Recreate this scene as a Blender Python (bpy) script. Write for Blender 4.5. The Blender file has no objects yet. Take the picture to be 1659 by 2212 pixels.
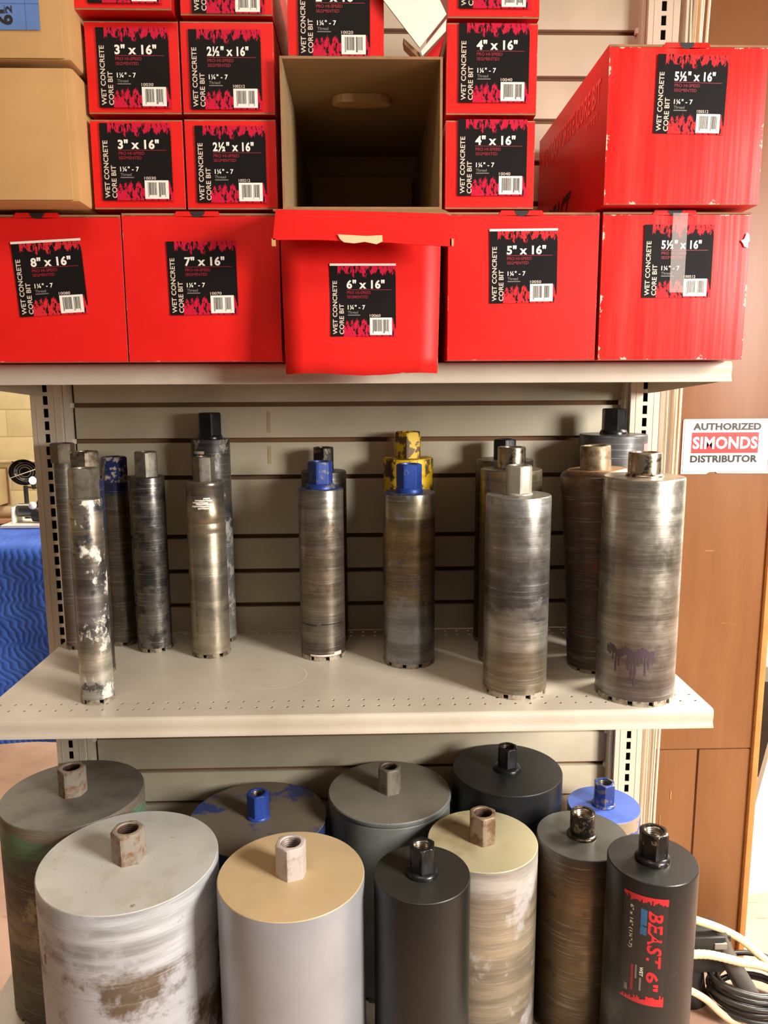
import bpy, bmesh, math, random
from mathutils import Vector, Matrix
PI = math.pi
sc = bpy.context.scene
C = sc.collection
random.seed(7)

# ------------------------------------------------------------------ camera
CAM = Vector((0.0291, -1.5832, 1.3809))
pitch, yaw, roll = 0.1594, -0.0267, -0.0049
cp, sp, cy, sy, cr, sr = math.cos(pitch), math.sin(pitch), math.cos(yaw), math.sin(yaw), math.cos(roll), math.sin(roll)
right = Vector((cy, sy, 0)); fwd = Vector((-sy * cp, cy * cp, -sp)); up = right.cross(fwd)
r2 = right * cr + up * sr; u2 = up * cr - right * sr
cam_d = bpy.data.cameras.new('camera'); cam = bpy.data.objects.new('camera', cam_d); C.objects.link(cam)
m3 = Matrix((r2, u2, -fwd)).transposed()
cam.matrix_world = Matrix.Translation(CAM) @ m3.to_4x4()
cam_d.sensor_fit = 'HORIZONTAL'; cam_d.sensor_width = 36.0; cam_d.lens = 1662.37 / 1659 * 36.0
cam_d.clip_start = 0.02; cam_d.clip_end = 60
sc.camera = cam
# ------------------------------------------------------------------ world and light
w = bpy.data.worlds.new('world'); sc.world = w; w.use_nodes = True
w.node_tree.nodes['Background'].inputs[0].default_value = (1.0, 0.93, 0.85, 1)
w.node_tree.nodes['Background'].inputs[1].default_value = 0.05

def area(name, loc, target, sx, sy_, power, col):
    l = bpy.data.lights.new(name, 'AREA'); l.shape = 'RECTANGLE'; l.size = sx; l.size_y = sy_
    l.energy = power; l.color = col
    o = bpy.data.objects.new(name, l); C.objects.link(o); o.location = loc
    o.rotation_euler = (Vector(target) - Vector(loc)).to_track_quat('-Z', 'Y').to_euler()
    return o
key = area('daylight_from_door', (1.95, -1.85, 1.78), (0.15, -0.3, 0.40), 0.65, 0.95, 39, (1.0, 0.95, 0.87))
key.data.spread = math.radians(105)
area('ceiling_light_front', (-0.20, -1.45, 2.86), (0.0, -0.5, 1.2), 1.3, 0.45, 10.5, (1.0, 0.87, 0.72))
area('ceiling_light_rear', (-2.1, 2.4, 2.9), (-2.1, 3.0, 0.2), 1.4, 1.4, 62, (1.0, 0.90, 0.76))
area('daylight_side_room', (2.4, 0.6, 2.6), (1.6, 1.2, 0.2), 1.0, 1.0, 270, (1.0, 0.93, 0.80))
vs = sc.view_settings
vs.view_transform = 'Standard'; vs.look = 'None'; vs.gamma = 1; vs.use_curve_mapping = False
vs.exposure = 0.30
sc.display_settings.display_device = 'sRGB'

# ------------------------------------------------------------------ material helpers
def lin(c):
    return tuple((v / 255 / 12.92 if v / 255 <= 0.04045 else ((v / 255 + 0.055) / 1.055) ** 2.4) for v in c) + (1.0,)
class MT:
    def __init__(s, name):
        s.m = bpy.data.materials.new(name); s.m.use_nodes = True
        s.t = s.m.node_tree; s.b = s.t.nodes['Principled BSDF']; s.L = s.t.links
    def n(s, typ, **kw):
        nd = s.t.nodes.new(typ)
        for k, v in kw.items():
            if k.startswith('i'): nd.inputs[int(k[1:])].default_value = v
            else: setattr(nd, k, v)
        return nd
    def l(s, a, b): s.L.new(a, b)
    def coord(s, scale, which='Object', loc=(0, 0, 0)):
        tc = s.n('ShaderNodeTexCoord'); mp = s.n('ShaderNodeMapping')
        mp.inputs['Scale'].default_value = scale; mp.inputs['Location'].default_value = loc
        s.l(tc.outputs[which], mp.inputs[0]); return mp.outputs[0]
    def noise(s, vec, scale=1, detail=4, rough=.55, dist=0):
        nz = s.n('ShaderNodeTexNoise'); nz.inputs['Scale'].default_value = scale; nz.inputs['Detail'].default_value = detail
        nz.inputs['Roughness'].default_value = rough; nz.inputs['Distortion'].default_value = dist
        s.l(vec, nz.inputs['Vector']); return nz.outputs[0]
    def ramp(s, fac, stops, interp='LINEAR'):
        r = s.n('ShaderNodeValToRGB'); cr_ = r.color_ramp; cr_.interpolation = interp
        while len(cr_.elements) < len(stops): cr_.elements.new(0.5)
        for e, (p, c) in zip(cr_.elements, stops):
            e.position = p; e.color = c if not isinstance(c, (int, float)) else (c, c, c, 1)
        s.l(fac, r.inputs[0]); return r.outputs[0]
    def mix(s, fac, a, b, bt='MIX'):
        mx = s.n('ShaderNodeMix', data_type='RGBA', blend_type=bt)
        for v, i in ((fac, 0), (a, 6), (b, 7)):
            if hasattr(v, 'links'): s.l(v, mx.inputs[i])
            else: mx.inputs[i].default_value = v
        return mx.outputs[2]
    def math(s, op, a, b=0.5):
        nd = s.n('ShaderNodeMath', operation=op)
        for v, i in ((a, 0), (b, 1)):
            if hasattr(v, 'links'): s.l(v, nd.inputs[i])
            else: nd.inputs[i].default_value = v
        return nd.outputs[0]
    def bump(s, h, strength=.3, dist=.001):
        b = s.n('ShaderNodeBump'); b.inputs['Strength'].default_value = strength; b.inputs['Distance'].default_value = dist
        s.l(h, b.inputs['Height']); s.l(b.outputs[0], s.b.inputs['Normal'])
    def set(s, col=None, rough=None, metal=None, spec=None):
        for v, k in ((col, 'Base Color'), (rough, 'Roughness'), (metal, 'Metallic'), (spec, 'Specular IOR Level')):
            if v is None: continue
            if hasattr(v, 'links'): s.l(v, s.b.inputs[k])
            else: s.b.inputs[k].default_value = v
        return s.m
_pc = {}
def paint(name, rgb, rough=.5, metal=0, var=.10, spec=None, scale=9):
    if name in _pc: return _pc[name]
    t = MT(name); c = lin(rgb); v = t.coord((1, 1, 1))
    n1 = t.noise(v, scale, 5); d = tuple(x * (1 - 2.2 * var) for x in c[:3]) + (1,)
    col = t.ramp(n1, [(.30, d), (.62, c)])
    t.bump(t.noise(v, 260, 2), .06, .0006)
    _pc[name] = t.set(col, rough, metal, spec); return _pc[name]
def mottled(name, base, other, lo, hi, rough=.6, metal=0, scale=22, zs=1.0, rust=None, seed=0, dark=None):
    """base paint with patches of another colour breaking through, and specks"""
    t = MT(name); v = t.coord((1, 1, zs), loc=(seed * 1.7, seed * .9, seed * .37))
    f = t.ramp(t.noise(v, scale, 8, .62), [(lo, 0.0), (hi, 1.0)])
    col = t.mix(f, lin(base), lin(other))
    g = t.noise(v, 6, 3); col = t.mix(t.ramp(g, [(.35, .0), (.7, .22)]), col, lin(tuple(x * .72 for x in base)))
    if rust:
        rf = t.ramp(t.noise(t.coord((1, 1, 1), loc=(seed + 5, 2, 1)), 34, 6, .6), [(rust[0], 0.0), (rust[0] + .06, 1.0)])
        col = t.mix(rf, col, lin(rust[1]))
    if dark:
        df = t.ramp(t.noise(t.coord((1, 1, 1), loc=(seed + 9, 4, 1)), 60, 4, .7), [(.66, 0.0), (.71, .8)])
        col = t.mix(df, col, lin(dark))
    t.bump(t.noise(v, 90, 4), .18, .0008)
    return t.set(col, rough, metal)
def steel(name, h, stops, seed, patch=None, patch_at=.55, rough=.33, metal=.72, streak=.45, splash=None, splash_at=.6, pscale=21, sscale=26):
    """worn turned steel: colour bands along the length h, rings of scratches, patches and caked splashes"""
    t = MT(name); v = t.coord((1, 1, 1), loc=(seed * 3.1, seed * 1.3, seed * .71))
    raw = t.coord((1, 1, 1 / h)); sep = t.n('ShaderNodeSeparateXYZ'); t.l(raw, sep.inputs[0])
    wob = t.noise(t.coord((1, 1, 1.6), loc=(seed, seed, seed)), 15, 5, .6)
    z = t.math('ADD', sep.outputs[2], t.math('MULTIPLY', t.math('SUBTRACT', wob, .5), .34))
    col = t.ramp(z, [(p, lin(tuple(min(255, (v * .78 + sum(c) / 3 * .22) * 1.10) for v in c))) for p, c in stops])
    bands = t.noise(t.coord((2, 2, 26), loc=(seed, 1, seed)), 1.6, 4, .6)
    col = t.mix(t.ramp(bands, [(.38, .0), (.60, .55)]), col, lin((84, 74, 62)), 'MIX')
    if patch:
        pf = t.ramp(t.noise(v, pscale, 7, .65), [(patch_at - .02, 0.0), (patch_at + .05, .9)])
        col = t.mix(pf, col, lin(patch))
    sv = t.coord((2.2, 2.2, 90), loc=(seed * .3, 0, seed))
    st = t.noise(sv, 5, 5, .7)
    sf = t.ramp(st, [(.28, streak), (.44, 0.0)]); col = t.mix(sf, col, lin((56, 50, 46)))
    hi = t.ramp(st, [(.56, 0.0), (.74, .45)]); col = t.mix(hi, col, lin((226, 220, 208)))
    mt = metal
    if splash:
        ff = t.ramp(t.noise(t.coord((1, 1, .8), loc=(seed * 2, 3, seed)), sscale, 9, .7), [(splash_at, 0.0), (splash_at + .05, 1.0)])
        col = t.mix(ff, col, lin(splash)); mt = t.math('MULTIPLY', t.math('SUBTRACT', 1.0, ff), metal)
    rg = t.ramp(t.noise(v, 40, 5, .6), [(.3, max(rough - .1, .15)), (.7, min(rough + .16, .9))])
    t.bump(st, .28, .0004)
    return t.set(t.mix(1.0, col, (0.93, 0.98, 1.06, 1), 'MULTIPLY'), rg, mt)

# ------------------------------------------------------------------ object helpers
def empty(name, loc=(0, 0, 0), label=None, cat=None, group=None, rz=0, kind=None):
    o = bpy.data.objects.new(name, None); C.objects.link(o); o.location = loc; o.rotation_euler = (0, 0, rz)
    o.empty_display_size = .02
    tag(o, label, cat, group, kind); return o
def tag(o, label=None, cat=None, group=None, kind=None):
    if label: o['label'] = label
    if cat: o['category'] = cat
    if group: o['group'] = group
    if kind: o['kind'] = kind
    return o
def obj(name, bm, mats, parent=None, smooth=None, loc=(0, 0, 0), rot=(0, 0, 0), me=None):
    if me is None:
        me = bpy.data.meshes.new(name); bm.to_mesh(me); bm.free()
        if not isinstance(mats, (list, tuple)): mats = [mats]
        for m_ in mats: me.materials.append(m_)
        if smooth is not None:
            me.shade_smooth(); me.set_sharp_from_angle(angle=math.radians(smooth))
    o = bpy.data.objects.new(name, me); C.objects.link(o); o.location = loc; o.rotation_euler = rot
    if parent: o.parent = parent
    return o
def box(bm, x0, x1, y0, y1, z0, z1, mi=0, bev=0):
    vs_ = [bm.verts.new((x, y, z)) for x in (x0, x1) for y in (y0, y1) for z in (z0, z1)]
    fs = [bm.faces.new([vs_[i] for i in q]) for q in ((0, 1, 3, 2), (4, 6, 7, 5), (0, 4, 5, 1), (2, 3, 7, 6), (0, 2, 6, 4), (1, 5, 7, 3))]
    for f in fs: f.material_index = mi
    if bev:
        es = list({e for f in fs for e in f.edges})
        r = bmesh.ops.bevel(bm, geom=es, offset=bev, segments=2, affect='EDGES', profile=.6)
        for f in r['faces']: f.material_index = mi
    return vs_
def bxo(name, dims, mat, parent=None, bev=0, smooth=None, **kw):
    bm = bmesh.new(); box(bm, *dims, bev=bev); return obj(name, bm, mat, parent, smooth if smooth else (35 if bev else None), **kw)
def lathe(bm, prof, n=64, mi=0, hexr=None, phase=0, x=0, y=0):
    """prof: (radius, z) rings; hexr: indices whose radius is hexagonal (across-flats radius)"""
    rings = []
    for i, (r, z) in enumerate(prof):
        ring = []
        for k in range(n):
            a = 2 * PI * k / n; rr = r
            if hexr and i in hexr:
                rr = min(r / math.cos(((a + 1e-9) % (PI / 3)) - PI / 6), hexr[i])
            ring.append(bm.verts.new((x + rr * math.cos(a + phase), y + rr * math.sin(a + phase), z)))
        rings.append(ring)
    for a_, b_ in zip(rings, rings[1:]):
        for k in range(n):
            f = bm.faces.new((a_[k], a_[(k + 1) % n], b_[(k + 1) % n], b_[k])); f.material_index = mi
    return rings
def tube(bm, pts, rad, n=10, mi=0, closed=False):
    pts = [Vector(p) for p in pts]; rings = []; N = len(pts); ref = None
    for i, p in enumerate(pts):
        a = pts[(i - 1) % N] if (closed or i) else pts[0]; b = pts[(i + 1) % N] if (closed or i < N - 1) else pts[-1]
        d = (b - a).normalized()
        if ref is None: ref = d.orthogonal().normalized()
        u = (ref - d * ref.dot(d)).normalized(); ref = u; v = d.cross(u)
        r = rad[i] if isinstance(rad, (list, tuple)) else rad
        rings.append([bm.verts.new(p + (u * math.cos(2 * PI * k / n) + v * math.sin(2 * PI * k / n)) * r) for k in range(n)])
    prs = list(zip(rings, rings[1:])) + ([(rings[-1], rings[0])] if closed else [])
    for a_, b_ in prs:
        for k in range(n): bm.faces.new((a_[k], a_[(k + 1) % n], b_[(k + 1) % n], b_[k])).material_index = mi
    if not closed:
        bm.faces.new(rings[0][::-1]).material_index = mi; bm.faces.new(rings[-1]).material_index = mi
def spline(ctrl, m=8):
    P = [Vector(c) for c in ctrl]; P = [P[0] * 2 - P[1]] + P + [P[-1] * 2 - P[-2]]; out = []
    for i in range(1, len(P) - 2):
        for j in range(m):
            t = j / m; a, b, c, d = P[i - 1], P[i], P[i + 1], P[i + 2]
            out.append(.5 * ((2 * b) + (c - a) * t + (2 * a - 5 * b + 4 * c - d) * t * t + (3 * b - a - 3 * c + d) * t ** 3))
    out.append(P[-2]); return out

# text, as flat lettering appended to a bmesh: fmap maps (u, v) metres to a point
_tc = {}
def text_mesh(s, bold):
    if (s, bold) in _tc: return _tc[(s, bold)]
    cu = bpy.data.curves.new('lettering', 'FONT'); cu.body = s; cu.size = 1; cu.resolution_u = 3; cu.offset = bold; cu.fill_mode = 'FRONT'
    cu.space_character = 1 + bold * 1.3
    o = bpy.data.objects.new('lettering', cu); C.objects.link(o)
    dg = bpy.context.evaluated_depsgraph_get(); me = bpy.data.meshes.new_from_object(o.evaluated_get(dg))
    vs_ = [(v.co.x, v.co.y) for v in me.vertices]; fs = [tuple(p.vertices) for p in me.polygons]
    x0 = min(v[0] for v in vs_); x1 = max(v[0] for v in vs_); y0 = min(v[1] for v in vs_); y1 = max(v[1] for v in vs_)
    bpy.data.objects.remove(o); bpy.data.curves.remove(cu); bpy.data.meshes.remove(me)
    vs_ = [((a - x0) / (x1 - x0), (b - y0) / (y1 - y0)) for a, b in vs_]
    _tc[(s, bold)] = (vs_, fs); return _tc[(s, bold)]
def put_text(bm, s, u0, v0, u1, v1, fmap, mi, bold=.02, rot=0, slant=0):
    """fit text s into the rectangle; rot=90 reads upwards, rot=-90 reads downwards"""
    vs_, fs = text_mesh(s, bold); nv = []
    for a, b in vs_:
        if slant: a = (a + slant * b) / (1 + slant)
        if rot == 0: u, v = u0 + a * (u1 - u0), v0 + b * (v1 - v0)
        elif rot == 90: u, v = u1 - b * (u1 - u0), v0 + a * (v1 - v0)
        else: u, v = u0 + b * (u1 - u0), v1 - a * (v1 - v0)
        nv.append(bm.verts.new(fmap(u, v)))
    for f in fs:
        try: bm.faces.new([nv[i] for i in f]).material_index = mi
        except ValueError: pass
def quad(bm, u0, v0, u1, v1, fmap, mi, nu=1, nv=1, uv=None):
    g = [[bm.verts.new(fmap(u0 + (u1 - u0) * i / nu, v0 + (v1 - v0) * j / nv)) for j in range(nv + 1)] for i in range(nu + 1)]
    for i in range(nu):
        for j in range(nv):
            f = bm.faces.new((g[i][j], g[i + 1][j], g[i + 1][j + 1], g[i][j + 1])); f.material_index = mi
            if uv:
                for lp, (a, b) in zip(f.loops, ((i, j), (i + 1, j), (i + 1, j + 1), (i, j + 1))): lp[uv].uv = (a / nu, b / nv)

# ------------------------------------------------------------------ materials
M_shelf = paint('beige_enamel', (216, 205, 186), .42, 0, .05)
M_slat = paint('slat_beige', (200, 189, 165), .5, 0, .07)
M_mdf = paint('brown_fibreboard', (128, 92, 62), .8, 0, .1)
M_dark = paint('dark_steel', (38, 34, 32), .6, 0, .1)
M_kraft = paint('kraft_board', (196, 154, 100), .8, 0, .06)
M_rim = paint('board_edge', (160, 118, 82), .85, 0, .12, scale=60)
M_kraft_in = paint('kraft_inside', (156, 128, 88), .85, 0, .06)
M_white = paint('white_print', (240, 236, 226), .5, 0, .02)
M_cream = paint('cream_print', (214, 196, 180), .5, 0, .02)
M_grey = paint('grey_print', (130, 124, 118), .5, 0, .02)
M_dred = paint('dark_red_print', (150, 28, 44), .5, 0, .02)
M_black = paint('black_print', (34, 30, 30), .45, 0, .02)
M_pink = paint('faded_pink_print', (244, 128, 128), .5, 0, .05)
M_wcard = paint('white_card', (238, 234, 224), .6, 0, .02)
def red_card(name, worn=0.0, ripple=0.0, rough=.42):
    t = MT(name); tc = t.n('ShaderNodeTexCoord'); sp_ = t.n('ShaderNodeSeparateXYZ'); t.l(tc.outputs['UV'], sp_.inputs[0])
    v = t.coord((1, 1, 1)); n1 = t.noise(v, 8, 4)
    col = t.ramp(n1, [(.3, lin((214, 26, 22))), (.7, lin((226, 34, 28)))])
    if worn:
        # distance to the panel's edge, broken up by noise: board showing where the print is rubbed away
        eu = t.math('MINIMUM', sp_.outputs[0], t.math('SUBTRACT', 1.0, sp_.outputs[0]))
        ev = t.math('MINIMUM', sp_.outputs[1], t.math('SUBTRACT', 1.0, sp_.outputs[1]))
        e = t.math('MINIMUM', eu, ev)
        nz = t.noise(v, 34, 7, .7)
        f = t.math('SUBTRACT', t.math('MULTIPLY', t.math('SUBTRACT', nz, .54), worn * .42), e)
        col = t.mix(t.ramp(f, [(.0, 0.0), (.008, 1.0)]), col, lin((228, 206, 184)))
    if ripple:
        rv = t.noise(t.coord((38, 1, 1.2)), 1.5, 2); t.bump(rv, ripple, .004)
        col = t.mix(t.ramp(t.noise(t.coord((26, 1, 2.0), loc=(3, 0, 0)), 1.4, 3), [(.45, 0.0), (.75, .30)]), col, lin((240, 96, 90)))  # paler vertical bands: sheen on the ripples painted into the red
        rough = .26
    else: t.bump(t.noise(v, 30, 3), .10, .001)
    return t.set(col, rough if ripple else .5, None, .5 if ripple else .25)
M_red = red_card('red_print_card', .14); M_redw = red_card('red_scuffed_card', .5, .12); M_redside = paint('red_card_side', (204, 24, 24), .38, 0, .06)
def grunge(name, pinkish):
    t = MT(name); tc = t.n('ShaderNodeTexCoord'); s2 = t.n('ShaderNodeSeparateXYZ'); t.l(tc.outputs['UV'], s2.inputs[0])
    mp = t.n('ShaderNodeMapping'); mp.inputs['Scale'].default_value = (13, 3.4, 1); t.l(tc.outputs['UV'], mp.inputs[0])
    a = t.noise(mp.outputs[0], 1.0, 6, .66)
    mp2 = t.n('ShaderNodeMapping'); mp2.inputs['Scale'].default_value = (26, 9, 1); mp2.inputs['Location'].default_value = (4, 2, 0); t.l(tc.outputs['UV'], mp2.inputs[0])
    b = t.noise(mp2.outputs[0], 1.0, 4, .6)
    vv = s2.outputs[1]
    top = t.math('ADD', t.math('SUBTRACT', vv, .885), t.math('MULTIPLY', t.math('SUBTRACT', a, .5), .55))
    bot = t.math('ADD', t.math('SUBTRACT', .17, vv), t.math('MULTIPLY', t.math('SUBTRACT', a, .5), .75))
    lm = t.math('GREATER_THAN', s2.outputs[0], .115)
    tm = t.math('MULTIPLY', t.math('GREATER_THAN', top, 0.0), lm); bmk = t.math('GREATER_THAN', bot, 0.0)
    mk = t.math('MAXIMUM', tm, t.math('MULTIPLY', bmk, t.math('GREATER_THAN', s2.outputs[0], .2)))
    holes = t.math('LESS_THAN', b, .55); mk = t.math('MULTIPLY', mk, holes)
    col = t.mix(mk, lin((20, 16, 17)), lin(pinkish))
    return t.set(col, .6, None, .15)
M_grA = grunge('label_print', (196, 24, 58)); M_grB = grunge('label_print_faded', (206, 42, 50))

# ------------------------------------------------------------------ room shell
def tile_floor():
    t = MT('floor_concrete'); v = t.coord((1, 1, 1))
    c1 = t.ramp(t.noise(v, 2.2, 7, .6), [(.3, lin((150, 118, 100))), (.55, lin((184, 150, 130))), (.75, lin((170, 132, 112)))])
    sc_ = t.ramp(t.noise(t.coord((3, 22, 1)), 2, 5, .7), [(.62, 0.0), (.68, .7)]); c1 = t.mix(sc_, c1, lin((92, 60, 44)))
    t.bump(t.noise(v, 40, 5), .2, .002); return t.set(c1, .6)
bm = bmesh.new(); box(bm, -4.2, 4.4, -3.6, 4.6, -.12, 0.0); tag(obj('floor', bm, tile_floor()), kind='structure')
bm = bmesh.new(); box(bm, -4.2, 4.4, -3.6, 4.6, 3.0, 3.1); tag(obj('ceiling', bm, paint('ceiling_paint', (206, 196, 178), .8)), kind='structure')
M_block = paint('painted_block', (218, 202, 156), .85, 0, .08, scale=5); M_mortar = paint('mortar', (206, 190, 146), .9, 0, .08)
wb = bmesh.new(); box(wb, -4.2, 4.4, 4.32, 4.5, 0, 3.0)
wall_back = tag(obj('wall_back', wb, M_mortar), kind='structure')
t = M_block
bmk = bmesh.new(); box(bmk, -.1985, .1985, .000, .03, .0025, .2005, bev=.003); blk = obj('concrete_block', bmk, M_block, wall_back, 35, loc=(-3.3, 4.315, 0.015))
first = True
for r in range(9):
    zc = 0.015 + r * .2035
    for k in range(6):
        x = -3.62 + k * .4 + (.2 if r % 2 else 0) + .17
        if first: blk.location = (x, 4.315, zc); first = False; continue
        o = blk.copy(); C.objects.link(o); o.parent = wall_back; o.location = (x, 4.315, zc)
bm = bmesh.new(); box(bm, -4.3, -4.2, -3.6, 4.6, 0, 3.0); tag(obj('wall_left', bm, paint('wall_paint', (204, 188, 152), .8)), kind='structure')

# ------------------------------------------------------------------ gondola shelving unit
gon = empty('shelving_unit', (0, 0, 0), 'tall beige slotted-upright shop shelving unit with slatted back panel holding boxes and core bits', 'shelving')
SL = [2.30, 2.222, 2.146, 2.066, 1.982, 1.903, 1.825, 1.747, 1.668, 1.590, 1.510, 1.430, 1.349, 1.275, 1.197, 1.070, .994, .919, .842, .768, .694, .618, .537, .459, .381, .303, .225]
slat_w = (-.571, .578)
for i in range(len(SL) - 1):
    z1, z0 = SL[i] - .0048, SL[i + 1] + .0048
    b = bmesh.new(); box(b, slat_w[0] + .004, slat_w[1] - .004, .040, .052, z0, z1, bev=.0012); obj('slat', b, M_slat, gon, 35)
bxo('backing_board', (-.5795, .5795, .0525, .060, .18, 2.32), M_mdf, gon)
bxo('top_rail', (-.64, .64, .0, .060, 2.322, 2.36), M_shelf, gon, bev=.003)
def upright(sgn):
    b = bmesh.new(); xc = .61 * sgn; x0, x1 = xc - .030, xc + .030; sx = .0048; sh = .0088
    z = 0.0; zs = [1.36 + k * .0254 for k in range(-53, 38)]
    for zc in zs:
        a0, a1 = zc - .0127, zc + .0127
        X = [x0, xc - sx, xc + sx, x1]; Z = [a0, zc - sh, zc + sh, a1]
        g = [[b.verts.new((x, 0, z_)) for z_ in Z] for x in X]
        for i in range(3):
            for j in range(3):
                if i == 1 and j == 1:
                    q = [g[1][1], g[2][1], g[2][2], g[1][2]]; q2 = [b.verts.new((v.co.x, .0022, v.co.z)) for v in q]
                    for e in range(4): b.faces.new((q[e], q[(e + 1) % 4], q2[(e + 1) % 4], q2[e]))
                else: b.faces.new((g[i][j], g[i + 1][j], g[i + 1][j + 1], g[i][j + 1]))
    bmesh.ops.remove_doubles(b, verts=b.verts, dist=1e-5)
    zb, zt = zs[0] - .0127, zs[-1] + .0127
    for xa, xb in ((x0, x0 + .002), (x1 - .002, x1)): box(b, xa, xb, .0005, .062, zb, zt)
    box(b, x0, x1, .060, .062, zb, zt)
    for q in (-.62, .62): box(b, xc + q * .03 - .0007, xc + q * .03 + .0007, -.0009, .0004, zb, zt)   # rolled ridges beside the slots
    u = obj('upright', b, M_shelf, gon)
    bi = bmesh.new(); box(bi, xc - .02, xc + .02, .030, .033, zb, zt); obj('slot_shade', bi, M_dark, u)  # dark strip added inside the upright, stands for shade behind the slots
    bt = bmesh.new(); ex = xc - sgn * .0345; box(bt, ex - .0035, ex + .0035, .012, .05, .2, 2.32); obj('edge_trim', bt, M_shelf, gon)
    for i in range(0, len(SL)):
        bc = bmesh.new(); cx_ = xc - sgn * .0405; box(bc, cx_ - .0025, cx_ + .0025, .030, .039, SL[i] - .0048, SL[i] + .0048); obj('slat_clip', bc, M_white, gon)
for s in (-1, 1): upright(s)
# rack shelves with punched rows of holes
def shelf(z, label, xr=.600, front=-.398, back=.039, holes=True):
    t = empty('shelf', (0, 0, z), label, 'shelf')
    b = bmesh.new(); P = .0254; n = int(2 * xr / P); xs = -n * P / 2
    rows = [front + .030, front + .030 + P, back - .014 - P, back - .014] if holes else []
    if holes:
        for i, yr in enumerate(rows):
            for k in range(n):
                xc = xs + (k + .5) * P; h = P / 2
                if i > 1 and abs(xc) + h > .5720: continue
                sq = [(-h, -h), (0, -h), (h, -h), (h, 0), (h, h), (0, h), (-h, h), (-h, 0)]
                outer = [b.verts.new((xc + a, yr + c, 0)) for a, c in sq]
                inner = [b.verts.new((xc + .0029 * math.cos(math.radians(a)), yr + .0029 * math.sin(math.radians(a)), 0)) for a in (225, 270, 315, 0, 45, 90, 135, 180)]
                low = [b.verts.new((v.co.x, v.co.y, -.0012)) for v in inner]
                for e in range(8):
                    f = (e + 1) % 8
                    b.faces.new((outer[e], outer[f], inner[f], inner[e])); b.faces.new((inner[e], inner[f], low[f], low[e]))
        ya, yb = rows[1] + P / 2, rows[2] - P / 2
        def q(x0, x1, y0, y1): b.faces.new([b.verts.new(p) for p in ((x0, y0, 0), (x1, y0, 0), (x1, y1, 0), (x0, y1, 0))])
        q(-n * P / 2, n * P / 2, ya, yb); q(-n * P / 2, n * P / 2, front, rows[0] - P / 2); wx = (n // 2 * 2 - 1) * P / 2 - P; wx = .5715; q(-wx, wx, rows[3] + P / 2, back)
        for s in (-1, 1):
            q(min(s * n * P / 2, s * xr), max(s * n * P / 2, s * xr), front, -.003); q(min(s * wx, s * n * P / 2), max(s * wx, s * n * P / 2), yb, -.003)
    else: box(b, -xr, xr, front, -.003, -.0012, 0); box(b, -.5705, .5705, -.003, back, -.0012, 0)
    for s in (-1, 1): box(b, min(s * xr, s * (xr - .0015)), max(s * xr, s * (xr - .0015)), front, -.002, -.03, -.0003)
    obj('deck', b, SHELFMAT, t)
    # rolled front lip
    prof = [(0, 0), (-.004, -.0012), (-.0062, -.004), (-.0072, -.009), (-.0064, -.016), (-.0056, -.021), (-.0066, -.026), (-.0092, -.0305), (-.0088, -.0318), (-.004, -.0322), (.004, -.0318), (.010, -.030)]
    bl = bmesh.new(); pr = None
    L = [bl.verts.new((-xr, front + a, c)) for a, c in prof]; R = [bl.verts.new((xr, front + a, c)) for a, c in prof]
    for i in range(len(prof) - 1): bl.faces.new((L[i], L[i + 1], R[i + 1], R[i]))
    for V in (L, R): bl.faces.new(V[:10] )
    obj('front_lip', bl, SHELFMAT, t, 50)
    bx = bmesh.new(); box(bx, -xr + .002, xr - .002, front + .012, front + .088, -.0050, -.0030); obj('shade_sheet', bx, M_dark, t)  # dark sheet added close under the deck so punched holes look shaded
    for s in (-1, 1):
        bb = bmesh.new(); xa = s * (xr + .001); tt = s * .0022
        pts = [(front + .006, -.030), (front + .006, -.004), (-.002, -.004), (-.002, -.052), (-.05, -.050)]
        A = [bb.verts.new((xa, y, c)) for y, c in pts]; B = [bb.verts.new((xa + tt, y, c)) for y, c in pts]
        bb.faces.new(A); bb.faces.new(B[::-1])
        for i in range(5): bb.faces.new((A[i], A[(i + 1) % 5], B[(i + 1) % 5], B[i]))
        obj('bracket', bb, M_shelf, t)
    return t
def shelfmat():
    t = MT('scuffed_beige_enamel'); v = t.coord((1, 1, 1))
    col = t.ramp(t.noise(v, 5, 5), [(.3, lin((180, 171, 154))), (.6, lin((198, 189, 173)))])
    smudge = t.ramp(t.noise(t.coord((1, 2.4, 1), loc=(3, 1, 0)), 9, 7, .62), [(.58, 0.0), (.72, .35)]); col = t.mix(smudge, col, lin((168, 146, 116)))
    spk = t.ramp(t.noise(v, 85, 2), [(.80, 0.0), (.84, .7)]); col = t.mix(spk, col, lin((120, 84, 56)))
    rg = t.ramp(t.noise(v, 12, 5), [(.3, .34), (.7, .5)])
    return t.set(col, rg)
SHELFMAT = shelfmat()
mid_shelf = shelf(.859, 'middle beige shelf with punched holes, used core bits standing on it')
b = bmesh.new()
for k in range(40):
    a0, a1 = .9 - k * .075, .9 - (k + 1) * .075; V = [b.verts.new((-.142 + r_ * math.cos(a), -.225 + r_ * math.sin(a), .0003)) for r_, a in ((.062, a0), (.0645, a0), (.0645, a1), (.062, a1))]; b.faces.new(V)
obj('dust_ring', b, paint('pale_dust', (214, 206, 192), .7, 0, .05), mid_shelf)
shelf(1.4205, 'upper beige shelf under the row of big red boxes', xr=.612, front=-.358, holes=False)
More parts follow.
